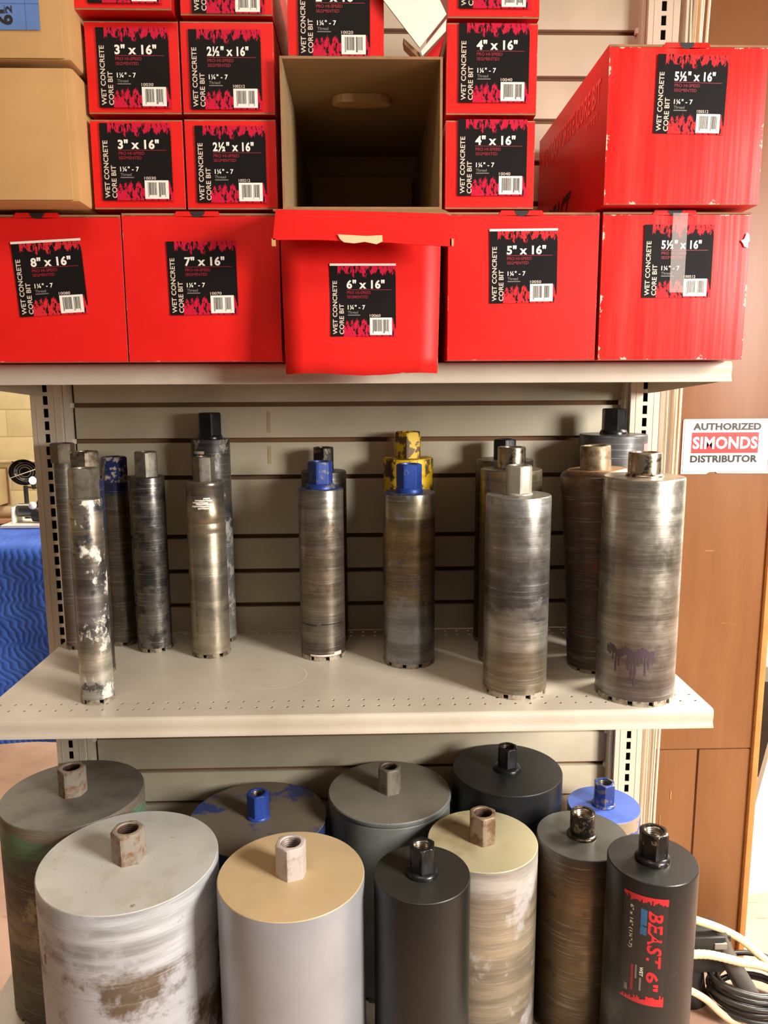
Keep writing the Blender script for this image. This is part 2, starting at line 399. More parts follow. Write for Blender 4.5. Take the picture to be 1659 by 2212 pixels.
# base deck and kick plate
bd = empty('base_deck', (0, 0, 0), 'deep beige bottom shelf carrying the large core bits', 'shelf')
b = bmesh.new(); box(b, -.72, .62, -.60, -.003, .155, .17); box(b, -.5705, .5705, -.003, .039, .155, .17); obj('deck', b, M_shelf, bd)
bxo('kick_plate', (-.70, .60, -.56, -.555, .0, .153), M_shelf, bd)
for za, zb_ in ((1.225, 1.262), (1.290, 1.334)): bxo('tape_mark', (-.171, -.164, .0392, .0398, za, zb_), paint('old_tape', (176, 160, 124), .6), gon)

# ------------------------------------------------------------------ red cartons
def label_part(parent, size, code, cx, cz, y, mat, w_=.100, h_=.104, rot=0.0, edge=False):
    b = bmesh.new(); uv = b.loops.layers.uv.new('UVMap')
    cr_, sr_ = math.cos(rot), math.sin(rot)
    def fm(d):
        def f(u, v):
            a, c = (u - .5) * w_, (v - .5) * h_
            return (cx + a * cr_ - c * sr_, y - d, cz + a * sr_ + c * cr_)
        return f
    quad(b, 0, 0, 1, 1, fm(.0006), 0, uv=uv)
    if edge: quad(b, -.004, .985, 1.004, 1.016, fm(.0007), 1)
    T = fm(.0009)
    put_text(b, 'WET CONCRETE', .035, .03, .105, .775, T, 2, .018, 90)
    put_text(b, 'CORE BIT', .135, .03, .205, .455, T, 2, .018, 90)
    wd = .46 if len(size) < 8 else .58
    put_text(b, size, .25, .665, .25 + wd, .79, T, 1, .034)
    quad(b, .25, .648, .93, .655, T, 3)
    put_text(b, 'PRO HI-SPEED', .255, .592, .62, .632, T, 3, .01)
    put_text(b, 'SEGMENTED', .255, .532, .575, .572, T, 3, .01)
    put_text(b, '1\u00bc" - 7', .265, .375, .53, .44, T, 1, .02)
    put_text(b, 'Thread', .265, .318, .42, .355, T, 4, .01)
    quad(b, .265, .292, .455, .304, T, 4)
    put_text(b, code, .60, .272, .765, .31, T, 2, .012)
    quad(b, .60, .02, .94, .262, fm(.0008), 1)
    rnd = random.Random(code)
    x = .645
    while x < .895:
        ww = rnd.choice((.004, .006, .010)); hh = .045 if (x < .66 or x > .885 or .8 < x < .82) else .07
        if not .775 < x < .80: quad(b, x, hh, min(x + ww, .90), .235, T, 5)
        x += ww + rnd.choice((.004, .006))
    return obj('label', b, [mat, M_white, M_cream, M_dred, M_grey, M_black], parent)
def face_uv(bm, f, uv, ax=0, az=2):
    xs = [l_.vert.co[ax] for l_ in f.loops]; zs = [l_.vert.co[az] for l_ in f.loops]
    for l_ in f.loops: l_[uv].uv = ((l_.vert.co[ax] - min(xs)) / (max(xs) - min(xs) + 1e-9), (l_.vert.co[az] - min(zs)) / (max(zs) - min(zs) + 1e-9))
def shell(parent, x0, x1, z0, z1, yf, yb, mo, mi_, name='carton', tk=.003, rim=None, inner=True):
    """corrugated sleeve: four walls with raw board edges at the open front, closed back"""
    b = bmesh.new()
    O = [(x0, z0), (x1, z0), (x1, z1), (x0, z1)]; I = [(x0 + tk, z0 + tk), (x1 - tk, z0 + tk), (x1 - tk, z1 - tk), (x0 + tk, z1 - tk)]
    of = [b.verts.new((x, yf, z)) for x, z in O]; ob = [b.verts.new((x, yb, z)) for x, z in O]
    inf = [b.verts.new((x, yf, z)) for x, z in I]; inb = [b.verts.new((x, yb - tk, z)) for x, z in I]
    for i in range(4):
        j = (i + 1) % 4
        b.faces.new((of[i], ob[i], ob[j], of[j])).material_index = 0
        b.faces.new((of[i], of[j], inf[j], inf[i])).material_index = 1
        b.faces.new((inf[i], inf[j], inb[j], inb[i])).material_index = 2
    b.faces.new(ob[::-1]).material_index = 0; b.faces.new(inb).material_index = 2
    return obj(name, b, [mo, rim or M_rim, mi_], parent)
def front_panel(parent, x0, x1, z0, z1, y, mat, tab=True, bulge=.0015, notch=.011, name='end_flap', rnd=None):
    """closed end flap with a tuck tab and thumb notch on its top edge"""
    b = bmesh.new(); uv = b.loops.layers.uv.new('UVMap'); nx, nz = 12, 8
    dp = .0028 if tab else .0008; zt = z1 - dp
    g = []
    for i in range(nx + 1):
        col = []
        for j in range(nz + 1):
            u, v = i / nx, j / nz
            yy = y - bulge * math.sin(PI * u) * math.sin(PI * v)
            col.append(b.verts.new((x0 + (x1 - x0) * u, yy, z0 + (zt - z0) * v)))
        g.append(col)
    for i in range(nx):
        for j in range(nz):
            f = b.faces.new((g[i][j], g[i + 1][j], g[i + 1][j + 1], g[i][j + 1]))
            for lp, (a, c) in zip(f.loops, ((i, j), (i + 1, j), (i + 1, j + 1), (i, j + 1))): lp[uv].uv = (a / nx, c / nz)
            f.smooth = True
    # board thickness
    bk = [(x0, z0), (x1, z0), (x1, zt), (x0, zt)]
    fr = [b.verts.new((x, y, z)) for x, z in bk]; ba = [b.verts.new((x, y + .003, z)) for x, z in bk]
    for i in range(4): b.faces.new((fr[i], fr[(i + 1) % 4], ba[(i + 1) % 4], ba[i])).material_index = 1
    b.faces.new(ba).material_index = 1
    if tab:
        xm = (x0 + x1) / 2 - .004; hw = .034
        pts = [(xm - hw, zt - .0005), (xm - hw + .004, z1 + .0035)]
        for k in range(9):
            a = PI + PI * k / 8; pts.append((xm + notch * math.cos(a), z1 + .0035 + notch * .75 * math.sin(a)))
        pts += [(xm + hw - .004, z1 + .0035), (xm + hw, zt - .0005)]
        vs_ = [b.verts.new((x, y - .0004, z)) for x, z in pts]
        f = b.faces.new(vs_)
        for lp in f.loops: lp[uv].uv = (.5, .5)
        nb = [b.verts.new((xm + notch * .98 * math.cos(PI + PI * k / 8), y - .0006, z1 + .0033 + notch * .74 * math.sin(PI + PI * k / 8))) for k in range(9)]
        f2 = b.faces.new(nb); f2.material_index = 2
    return obj(name, b, [mat, M_kraft, M_dark], parent)
def carton(label, size, code, x0, x1, z0, z1, yf, lab, mat=None, tab=False, yb=.036, lrot=0.0, rz=0.0, gm=None, side=None, edge=False, lw=.100, pivot=None):
    mat = mat or M_red
    px = x0 if pivot is None else pivot
    t = empty('red_carton', ((x0 + x1) / 2, yf, z0), label, 'box', 'red core bit cartons stacked on the upper shelf')
    X0, X1 = x0 - (x0 + x1) / 2, x1 - (x0 + x1) / 2; H = z1 - z0
    shell(t, X0, X1, 0, H, .0, yb - yf, M_redside, M_kraft_in)
    front_panel(t, X0 + .0003, X1 - .0003, .0020 if not tab else .0005, H - .0010, -.0006, mat, tab)
    label_part(t, size, code, lab[0] - (x0 + x1) / 2, lab[1] - z0, -.0024, gm or M_grA, rot=lrot, edge=edge, w_=lw)
    if rz: t.rotation_euler = (0, 0, rz)
    return t
ZB = 1.4215
carton('big red carton marked 8" x 16", leftmost of the bottom row', '8" x 16"', '10080', -.548, -.3185, ZB, 1.630, -.408, (-.424, 1.541), tab=True, lrot=.055, gm=M_grB, edge=True)
carton('big red carton marked 7" x 16", second of the bottom row', '7" x 16"', '10070', -.3165, -.0905, ZB, 1.632, -.409, (-.203, 1.541), tab=True, lrot=.012)
carton('big red carton marked 5" x 16" with white-edged label, bottom row', '5" x 16"', '10050', .1565, .3795, ZB, 1.634, -.408, (.268, 1.557), tab=True, lrot=.012, gm=M_grB, edge=True)
lo55 = carton('scuffed glossy red carton marked 5\u00bd" x 16" standing on the shelf', '5\u00bd" x 16"', '100512', .3835, .6035, ZB, 1.634, -.411, (.4965, 1.564), mat=M_redw, tab=True, gm=M_grB, edge=False, lw=.103, yb=-.004)
up55 = carton('scuffed red carton marked 5\u00bd" x 16" lying on top of its twin', '5\u00bd" x 16"', '100512', .377, .602, 1.6395, 1.852, -.432, (.494, 1.786), mat=M_redw, tab=True, gm=M_grB, lrot=-.02, edge=False, yb=-.004)
carton('small red carton marked 3" x 16" beside the lower kraft carton', '3" x 16"', '10030', -.3535, -.2235, 1.6375, 1.758, -.409, (-.290, 1.701))
carton('small red carton marked 3" x 16" beside the note-bearing kraft carton', '3" x 16"', '10030', -.3530, -.2235, 1.7655, 1.886, -.410, (-.287, 1.825))
carton('cropped red carton at the top edge, nearest the blue note', '3" x 16"', '10030', -.3600, -.2275, 1.8925, 2.013, -.428, (-.290, 1.952))
carton('small red carton marked 2\u00bd" x 16" directly left of the open carton mouth', '2\u00bd" x 16"', '100212', -.2205, -.0915, 1.6375, 1.759, -.409, (-.156, 1.698))
carton('small red carton marked 2\u00bd" x 16", second up, left of the open carton', '2\u00bd" x 16"', '100212', -.2205, -.0915, 1.7655, 1.886, -.411, (-.159, 1.823))
carton('cropped red carton at the top edge between its left neighbour and the 10020 one', '2\u00bd" x 16"', '100212', -.2180, -.0915, 1.8925, 2.013, -.414, (-.152, 1.946))
carton('small red carton marked 10020 lying on the open empty box', '2" x 16"', '10020', -.0705, .0635, 1.8405, 1.969, -.413, (-.006, 1.893))
carton('small red carton marked 4" x 16" resting on the 5" carton', '4" x 16"', '10040', .1520, .2805, 1.6385, 1.759, -.409, (.219, 1.708))
carton('small red carton marked 4" x 16", middle of the column right of the opening', '4" x 16"', '10040', .1520, .2810, 1.7665, 1.887, -.410, (.219, 1.834))
carton('cropped red carton at the top edge, right of the white flaps', '4" x 16"', '10040', .1530, .2820, 1.8925, 2.013, -.412, (.218, 1.956))
tm = MT('clear_tape'); tm.set((.95, .85, .82, 1), .18); tm.b.inputs['Alpha'].default_value = .16
bxo('clear_tape', (-.008, .014, -.0042, -.0040, .098, .2105), tm.m, lo55)
b = bmesh.new(); b.faces.new([b.verts.new((x, -.0034, z)) for x, z in ((.095, .172), (.100, .174), (.1035, .183), (.107, .181), (.1085, .172), (.106, .168), (.107, .162), (.101, .163), (.0985, .168))]); obj('torn_patch', b, M_wcard, lo55)
# print along the side of the upper 5 1/2" carton
b = bmesh.new(); xs_ = -.1125 - .0006
def sm(u, v): return (xs_, .018 + (1 - u) * .43, v * .2125)     # u=1 is the front edge
put_text(b, 'WET CONCRETE CORE BIT', .12, .70, .965, .86, sm, 0, .02)
obj('side_print', b, M_pink, up55); b = bmesh.new(); put_text(b, 'BEAST', .22, .04, .62, .30, sm, 0, .03, slant=.15); obj('black_lettering', b, M_black, up55); b = bmesh.new()
for k in range(5): put_text(b, 'T', .80 + k * .03, .60, .825 + k * .03, .65, sm, 0, .02)
obj('small_print', b, M_pink, up55)

# 6 inch carton with a loose front flap
t6 = empty('red_carton', (.029, -.418, ZB), 'red carton marked 6" x 16" jutting out over the shelf lip', 'box', 'red core bit cartons stacked on the upper shelf')
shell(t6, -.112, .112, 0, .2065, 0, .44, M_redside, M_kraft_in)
b = bmesh.new(); uv = b.loops.layers.uv.new('UVMap'); nx, nz = 8, 10; g = []
for i in range(nx + 1):
    col = []
    for j in range(nz + 1):
        u, v = i / nx, j / nz
        hw = .1085 + .006 * v
        col.append(b.verts.new((-.0005 + (u - .5) * 2 * hw, -.040 + .020 * v - .003 * math.sin(PI * v) - (.0015 if abs(u - .42) < .06 and v < .3 else 0), -.0205 + .225 * v + .002 * math.sin(u * 9) * (1 - v))))
    g.append(col)
for i in range(nx):
    for j in range(nz):
        f = b.faces.new((g[i][j], g[i + 1][j], g[i + 1][j + 1], g[i][j + 1])); f.smooth = True
        for lp, (a, c) in zip(f.loops, ((i, j), (i + 1, j), (i + 1, j + 1), (i, j + 1))): lp[uv].uv = (a / nx, c / nz)
b.normal_update(); bmesh.ops.solidify(b, geom=b.faces[:], thickness=-.003)
obj('end_flap', b, [M_red], t6)
lb = label_part(t6, '6" x 16"', '10060', .002, .0795, -.0400, M_grA, w_=.093, h_=.100, edge=True); lb.rotation_euler = (math.radians(-4.5), 0, 0); lb.location = (0, -.0035, .0)

# open empty carton above it
to = empty('open_carton', (.0315, -.428, 1.6335), 'open empty carton with brown inside and red lid folded down', 'box')
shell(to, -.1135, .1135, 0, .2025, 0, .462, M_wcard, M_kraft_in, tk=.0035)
def rrect(cx_, cz_, hw, hh, n=8):
    P_ = []
    for k in range(n + 1):
        a = -PI / 2 + PI * k / n; P_.append((cx_ + hw - hh + hh * math.cos(a), cz_ + hh * math.sin(a)))
    for k in range(n + 1):
        a = PI / 2 + PI * k / n; P_.append((cx_ - hw + hh + hh * math.cos(a), cz_ + hh * math.sin(a)))
    return P_
b = bmesh.new()
P_ = rrect(.0, .150, .046, .026)
A = [b.verts.new((x, y, .1985)) for x, y in P_]; B = [b.verts.new((x, y, .193 - .10 * (y - .124) * 0)) for x, y in P_]
for v, (x, y) in zip(B, P_): v.co.z = .1945 - .16 * (.176 - y)
b.faces.new(B)
for i in range(len(A)): b.faces.new((A[i], A[(i + 1) % len(A)], B[(i + 1) % len(A)], B[i]))
obj('handle_flap', b, paint('kraft_flap', (206, 174, 128), .8), to)
b = bmesh.new(); P_ = [(.004 + .030 * math.cos(2 * PI * k / 24), .052 + .030 * math.sin(2 * PI * k / 24)) for k in range(24)]
b.faces.new([b.verts.new((x, .4575, z)) for x, z in P_]); obj('back_hole', b, M_dark, to)
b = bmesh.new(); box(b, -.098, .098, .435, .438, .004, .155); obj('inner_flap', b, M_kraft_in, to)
# lid: hinge panel running forward from the mouth, tuck strip hanging at its end
b = bmesh.new()
L = [(-.114, .0, .0006), (.114, .0, .0006), (.1195, -.066, -.019), (-.1205, -.066, -.0145)]
T = [b.verts.new(p) for p in L]; T2 = [b.verts.new((x, y, z - .003)) for x, y, z in L]
b.faces.new(T).material_index = 1; b.faces.new(T2[::-1])
for i in range(4): b.faces.new((T[i], T[(i + 1) % 4], T2[(i + 1) % 4], T2[i])).material_index = 1
obj('lid_panel', b, [M_redside, M_kraft_in], to)
b = bmesh.new(); uv = b.loops.layers.uv.new('UVMap')
top = [(-.1165, -.0155), (-.05, -.0165), (0, -.0175), (.06, -.019), (.1115, -.0205), (.1175, -.0225), (.1195, -.028)]
bot = [(.1200, -.0630), (.06, -.0600), (.036, -.0580), (-.024, -.0560), (-.06, -.0545), (-.1215, -.0545)]
vs_ = [b.verts.new((x, -.0675, z)) for x, z in top + bot]; f = b.faces.new(vs_); face_uv(b, f, uv)
b.normal_update(); bmesh.ops.solidify(b, geom=b.faces[:], thickness=.003)
obj('tuck_strip', b, [M_red, M_kraft], to)
b = bmesh.new(); pts = [(-.034, -.0480), (.005, -.0500), (.026, -.0490), (.0265, -.0570), (.018, -.0605), (.002, -.0575), (-.012, -.0595), (-.026, -.0580), (-.031, -.0540)]
vs_ = [b.verts.new((x, -.0716, z)) for x, z in pts]; b.faces.new(vs_); b.normal_update(); bmesh.ops.solidify(b, geom=b.faces[:], thickness=.0015)
obj('torn_board', b, paint('torn_board', (228, 204, 158), .9), to)
b = bmesh.new()
for s in (-1, 1): box(b, s * .1205 - .0025, s * .1205 + .0025, -.0705, -.0655, -.0625, -.053); obj('torn_corner', b, M_kraft, to); b = bmesh.new()
b.free()

# white carton flaps leaning behind
tw = empty('white_carton', (0, 0, 0), 'opened carton showing glaring white flaps, tilted behind the 10020 carton', 'box')
def slab(b, pts, d, mi=0, mi2=None):
    A = [b.verts.new(p) for p in pts]; D = Vector(d); B = [b.verts.new(Vector(p) + D) for p in pts]
    b.faces.new(A).material_index = mi; b.faces.new(B[::-1]).material_index = mi if mi2 is None else mi2
    for i in range(len(A)): b.faces.new((A[i], A[(i + 1) % len(A)], B[(i + 1) % len(A)], B[i])).material_index = mi if mi2 is None else mi2
b = bmesh.new(); slab(b, [(.0347, -.4260, 1.9420), (.1026, -.4260, 1.9822), (.1495, -.4300, 1.8896), (.1126, -.4300, 1.8468)], (0, .003, 0), 0, 1); obj('top_flap', b, [M_wcard, M_rim], tw)
b = bmesh.new(); slab(b, [(.1143, -.4240, 1.8444), (.1500, -.4240, 1.8860), (.1493, -.4240, 1.8707), (.1167, -.4240, 1.8385)], (0, .003, 0), 0, 1); obj('side_flap', b, [M_wcard, M_rim], tw)
b = bmesh.new(); slab(b, [(.1175, -.412, 1.8378), (.1492, -.412, 1.870), (.1395, -.412, 1.8378)], (0, .16, 0), 0, 0); obj('carton', b, [M_redside], tw)
b = bmesh.new(); slab(b, [(.0905, -.420, 1.8630), (.1130, -.420, 1.8440), (.1160, -.420, 1.8380), (.1110, -.420, 1.8380), (.0920, -.420, 1.8550)], (0, .02, 0), 0, 0); obj('torn_edge', b, [M_rim], tw)

# kraft cartons at the left
kx0, kx1 = -.600, -.3585
for lb_, z0, z1 in (('plain brown kraft carton, lower of two at left', 1.6375, 1.811), ('brown kraft carton with a blue paper note, upper of two at left', 1.8185, 2.03)):
    t = empty('kraft_carton', ((kx0 + kx1) / 2, -.452, z0), lb_, 'box'); hw = (kx1 - kx0) / 2; H = z1 - z0
    b = bmesh.new(); box(b, -hw, hw, .0, .40, 0, H, bev=.006); obj('carton', b, M_kraft, t, 40)
    b = bmesh.new(); box(b, -hw + .008, hw - .009, -.003, -.0003, .002, H - .003, bev=.0012); obj('end_flap', b, M_kraft, t, 40)
    if z0 > 1.7:
        b = bmesh.new(); N = lambda u, v: (-.0 + u, -.0046, v)
        quad(b, -.10, .036, .0835, .150, N, 0); N2 = lambda u, v: (u, -.0050, v)
        put_text(b, '6', .029, .042, .0485, .0545, N2, 1, .03, 90); put_text(b, '1', .031, .056, .0375, .0605, N2, 1, .02, 90); put_text(b, '2', .0395, .056, .048, .0655, N2, 1, .02, 90)
        quad(b, .0382, .0555, .0388, .066, N2, 1)
        quad(b, -.1, .068, .0835, .0686, N2, 2); quad(b, .0655, .036, .0660, .15, N2, 2)
        obj('paper_note', b, [paint('blue_paper', (96, 132, 196), .7), M_black, paint('blue_crease', (80, 112, 172), .7)], t)

# ------------------------------------------------------------------ core bits
def mk_hub(t, z, ra, h, mat, boremat, collar=None, cmat=None, phase=0, rnd=False, off=(0, 0)):
    b = bmesh.new(); bore = ra * .70; cor = ra * 1.13
    prof = [(ra * (1.0), z - .001), (ra, z + h - ra * .10), (ra * .97, z + h - ra * .03), (ra * .93, z + h), (bore * 1.06, z + h), (bore, z + h - .0025), (bore, z + h - .030), (0.0004, z + h - .030)]
    hx = None if rnd else {0: cor, 1: cor, 2: ra * 1.03}
    lathe(b, prof, 48, 0, hx, phase, *off)
    for f in b.faces:
        c = f.calc_center_median(); rr = math.hypot(c.x - off[0], c.y - off[1])
        if rr < bore * 1.02 and c.z < z + h - .002: f.material_index = 1
    # thread rings inside the bore
    for k in range(6): lathe(b, [(bore, z + h - .004 - k * .0036), (bore * .93, z + h - .0058 - k * .0036), (bore, z + h - .0076 - k * .0036)], 32, 1, None, 0, *off)
    o = obj('hub', b, [mat, boremat], t, 28)
    if collar:
        b = bmesh.new(); cr_, ch = collar
        lathe(b, [(cr_, z - .0008), (cr_, z + ch * .35), (cr_ - (cr_ - ra) * .35, z + ch * .8), (ra * .98, z + ch)], 48, 0, None, 0, *off); obj('weld_collar', b, cmat or mat, t, 50)
    return o
def core_bit(label, x, y, z, r, h, hr, hh, mats, collar=None, phase=.2, rndhub=False, r_bot=None, prof=None, nseg=None, tilt=None, rim=.0006, lower=False, group=None, cap_z=None):
    mb, mc, mh, mbore, mseg = mats
    t = empty('core_bit', (x, y, z), label, 'core bit', group)
    rb = r_bot or r; z0 = .0075
    b = bmesh.new()
    pf = prof or [(rb, z0), (rb, h * .3), (r, h * .7), (r, h - .003), (r - rim, h - .0012)]
    pf = [(rb - .0032, z0 + .02), (rb - .0032, z0)] + pf
    lathe(b, pf, 80); obj('barrel', b, mb, t, 40)
    b = bmesh.new(); rt = pf[-1][0]
    lathe(b, [(rt, h - .0012), (rt - .0010, h), (rt * .6, h), (hr * .8, h)], 80); rr = b.verts[:]; obj('top_cap', b, mc, t, 30)
    mk_hub(t, h, hr, hh, mh, mbore, collar, mh, phase, rndhub)
    n = nseg or max(4, int(2 * PI * rb / .030)); first = None
    if lower: n = max(8, min(n, 24))
    gap = .24
    for k in range(n):
        if first is None:
            b = bmesh.new(); m = 4; a0, a1 = 0, 2 * PI / n * (1 - gap); V = []
            for i in range(m + 1):
                a = a0 + (a1 - a0) * i / m
                V.append([b.verts.new((q * math.cos(a), q * math.sin(a), c)) for q, c in ((rb - .0036, 0.0), (rb + .0006, 0.0), (rb + .0006, .0085), (rb - .0036, .0085))])
            for i in range(m):
                for e in range(4): b.faces.new((V[i][e], V[i][(e + 1) % 4], V[i + 1][(e + 1) % 4], V[i + 1][e]))
            b.faces.new(V[0][::-1]); b.faces.new(V[-1])
            first = obj('segment', b, mseg, t, rot=(0, 0, .15))
        else:
            o = first.copy(); C.objects.link(o); o.parent = t; o.rotation_euler = (0, 0, .15 + 2 * PI * k / n)
    if tilt: t.rotation_euler = tilt
    return t
# hub and end metals
H_steel = mottled('hub_worn_steel', (150, 138, 120), (84, 72, 60), .45, .6, .38, .8, 60)
H_grey = mottled('hub_grey_steel', (132, 126, 114), (96, 90, 80), .45, .65, .42, .6, 50)
H_black = mottled('hub_black', (30, 31, 34), (18, 18, 20), .45, .65, .30, .2, 60)
H_blackworn = mottled('hub_black_worn', (40, 36, 32), (128, 112, 90), .52, .60, .32, .6, 80)
H_blue = mottled('hub_blue_worn', (36, 62, 140), (120, 112, 104), .55, .62, .42, .25, 70)
H_yellow = mottled('hub_yellow_chipped', (226, 182, 22), (72, 50, 32), .50, .53, .5, .1, 46)
H_brown = mottled('hub_brown', (156, 136, 110), (92, 68, 48), .45, .65, .45, .5, 60)
H_dull = mottled('hub_dull', (112, 98, 82), (84, 72, 60), .45, .65, .5, .4, 60)
H_rust = mottled('hub_rusty', (160, 148, 134), (132, 92, 58), .48, .62, .65, .15, 52)
H_white = mottled('hub_pale', (196, 184, 178), (160, 140, 134), .52, .68, .5, .1, 50)
H_nickel = mottled('hub_bright_steel', (176, 160, 138), (70, 58, 46), .52, .62, .28, .9, 90)
B_rust = mottled('bore_rust', (86, 58, 42), (52, 36, 28), .4, .6, .7, .3, 80)
B_steel = mottled('bore_steel', (120, 110, 98), (60, 54, 48), .4, .6, .4, .8, 80)
B_bright = mottled('bore_bright', (190, 176, 158), (110, 98, 84), .4, .6, .3, .9, 80)
Sg = mottled('segment_metal', (150, 138, 120), (86, 76, 64), .45, .6, .5, .5, 90)
Sgr = mottled('segment_grey', (176, 164, 146), (110, 98, 84), .45, .6, .5, .4, 90)
cap_steel = mottled('cap_worn_steel', (146, 134, 112), (92, 80, 66), .45, .65, .42, .6, 40, seed=2)
cap_dark = mottled('cap_dark_steel', (70, 62, 52), (40, 36, 32), .45, .65, .45, .5, 40, seed=3)
cap_blue = mottled('cap_blue_worn', (44, 62, 120), (112, 104, 92), .50, .60, .45, .35, 40, seed=5)
GZ = .8592
MID = 'used core bits on the middle shelf'
def mid(label, x, y, r, h, hr, hh, mats, **kw): return core_bit(label, x, y, GZ, r, h, hr, hh, mats, group=None, **kw)
W_ = (150, 138, 116); D_ = (92, 82, 68); BR = (120, 92, 60); GR = (128, 124, 118); LT = (190, 182, 166)
mid('thin brownish core bit against the left upright, behind the others', -.563, -.050, .0185, .381, .0205, .0378,
    (steel('steel_dull_brown', .38, [(0, (96, 70, 52)), (.6, (98, 80, 64)), (1, (104, 94, 78))], 1, metal=.5, rough=.5), cap_dark, H_dull, B_rust, Sg), phase=.5)
mid('slim core bit with blue paint traces hidden behind the front left bit', -.472, -.188, .0309, .362, .0240, .0512,
    (steel('steel_blue_trace', .36, [(0, (86, 66, 52)), (.55, (96, 84, 74)), (.72, (92, 84, 78)), (.80, (48, 68, 130)), (1, (56, 72, 122))], 2), cap_blue, H_steel, B_steel, Sg), phase=.9)
mid('thinnest front core bit, plaster-smeared, at the left front of the shelf', -.4275, -.322, .0270, .347, .0212, .0492,
    (steel('steel_plaster', .347, [(0, (186, 180, 170)), (.20, (214, 200, 168)), (.36, (128, 126, 126)), (.5, (168, 160, 150)), (.62, (104, 98, 96)), (.8, (150, 132, 106)), (1, (160, 144, 120))], 3, patch=(72, 74, 82), patch_at=.55, splash=(232, 224, 204), splash_at=.54, metal=.75, sscale=20), cap_steel, H_grey, B_steel, Sgr), phase=.22, nseg=6)
mid('slim core bit with chipped blue hub and blue ring', -.4725, -.024, .0255, .339, .0225, .0501,
    (steel('steel_olive', .339, [(0, (104, 92, 74)), (.7, (120, 102, 76)), (.92, (112, 96, 76)), (.95, (40, 56, 120)), (1, (36, 50, 116))], 4, rough=.34), cap_blue, mottled('hub_blue_scraped', (34, 46, 96), (190, 180, 170), .52, .58, .4, .3, 70), B_steel, Sg), phase=.1)
mid('dark grey scratched core bit beside the blue-hubbed slim one', -.3985, -.060, .0335, .353, .0208, .0485,
    (steel('steel_dark_grey', .353, [(0, (120, 108, 94)), (.5, (98, 90, 82)), (1, (86, 80, 74))], 5, patch=(58, 54, 52), patch_at=.5), cap_dark, H_grey, B_steel, Sg), phase=.75, nseg=7)
rF = .0372
mid('ringed core bit with necked top and white scrape near its shoulder', -.2785, -.094, rF, .347, .0185, .0470,
    (steel('steel_ringed', .347, [(0, (158, 140, 110)), (.6, (140, 124, 98)), (.8, (150, 128, 92)), (.88, (110, 98, 84)), (1, (120, 108, 90))], 6, streak=.35), cap_steel, H_grey, B_steel, Sg), phase=.3,
    prof=[(rF, .0075), (rF, .245), (rF * .975, .247), (rF * .975, .251), (rF, .253), (rF, .262), (rF * .972, .264), (rF * .972, .270), (rF, .273), (rF, .292), (rF * .97, .294), (rF * .97, .335), (rF, .337), (rF, .3445), (rF - .001, .346)])
b = bmesh.new()
for k, (za, w0, w1) in enumerate(((.313, -.35, .55), (.309, -.5, .35), (.306, -.3, .6), (.302, -.55, .4), (.298, -.2, .5), (.317, .1, .45))):
    rr = rF * .97 + .0004
    P_ = [(rr * math.sin(a), -rr * math.cos(a)) for a in [w0 + (w1 - w0) * i / 6 for i in range(7)]]
    lo = [b.verts.new((x, y, za - .0018 + .0006 * math.sin(i * 2 + k))) for i, (x, y) in enumerate(P_)]; hi_ = [b.verts.new((x, y, za + .0010)) for x, y in P_]
    for i in range(6): b.faces.new((lo[i], lo[i + 1], hi_[i + 1], hi_[i]))
obj('white_scrape', b, M_white, bpy.data.objects['core_bit.005'] if 'core_bit.005' in bpy.data.objects else None)
black_mud = steel('black_mud_splashed', .423, [(0, (110, 108, 100)), (.45, (88, 88, 84)), (.62, (40, 40, 40)), (1, (30, 31, 33))], 7, splash=(156, 150, 136), splash_at=.52, metal=.15, rough=.4, streak=.2)
G_ = mid('tall black core bit spattered with grey mud, against the slats', -.281, -.0005 - .006, .0385, .423, .0214, .0519,
    (black_mud, H_black, H_black, B_rust, Sg), phase=.8, collar=(.025, .008))
b = bmesh.new()
cyl = lambda r: (lambda u, v: (r * math.sin(u), -r * math.cos(u), v))
quad(b, -.85, .385, -.1, .4, cyl(.0389), 0, 6, 1); quad(b, -.62, .385, -.45, .394, cyl(.0391), 1, 2, 1); quad(b, -.40, .386, -.24, .394, cyl(.0391), 2, 2, 1); quad(b, -.8, .394, -.15, .3995, cyl(.0391), 3, 6, 1)
obj('sticker', b, [M_black, paint('teal_print', (40, 120, 140), .5), paint('orange_print', (222, 60, 36), .5), paint('lime_print', (206, 204, 170), .5)], G_)
Hb = mid('core bit with blue hub and black marker line near its base', -.0535, -.111, .0437, .333, .0212, .0519,
    (steel('steel_brown_bands', .333, [(0, (96, 78, 72)), (.1, (92, 74, 66)), (.18, (138, 122, 98)), (.5, (128, 106, 80)), (.8, (140, 126, 104)), (1, (132, 122, 106))], 8, patch=(110, 84, 62), patch_at=.6), cap_blue, H_blue, B_steel, Sgr), phase=.25, collar=(.029, .010), nseg=9)
b = bmesh.new(); f_ = cyl(.0442)
quad(b, -1.25, .0705, -.22, .0732, f_, 0, 12, 1); quad(b, -.02, .0722, 1.05, .0750, f_, 0, 12, 1); obj('marker_line', b, M_black, Hb)
b = bmesh.new(); quad(b, -.55, .0092, .95, .0128, f_, 0, 14, 1); quad(b, .55, .0128, .95, .0165, f_, 0, 5, 1); obj('white_ring', b, M_cream, Hb)
mid('dark hubbed core bit directly behind the marker-lined one', -.052, -.0135, .0459, .356, .0202, .0483,
    (steel('steel_black_brown', .356, [(0, (70, 60, 50)), (1, (64, 58, 50))], 9, rough=.42), cap_dark, H_blackworn, B_steel, Sg), phase=.6)
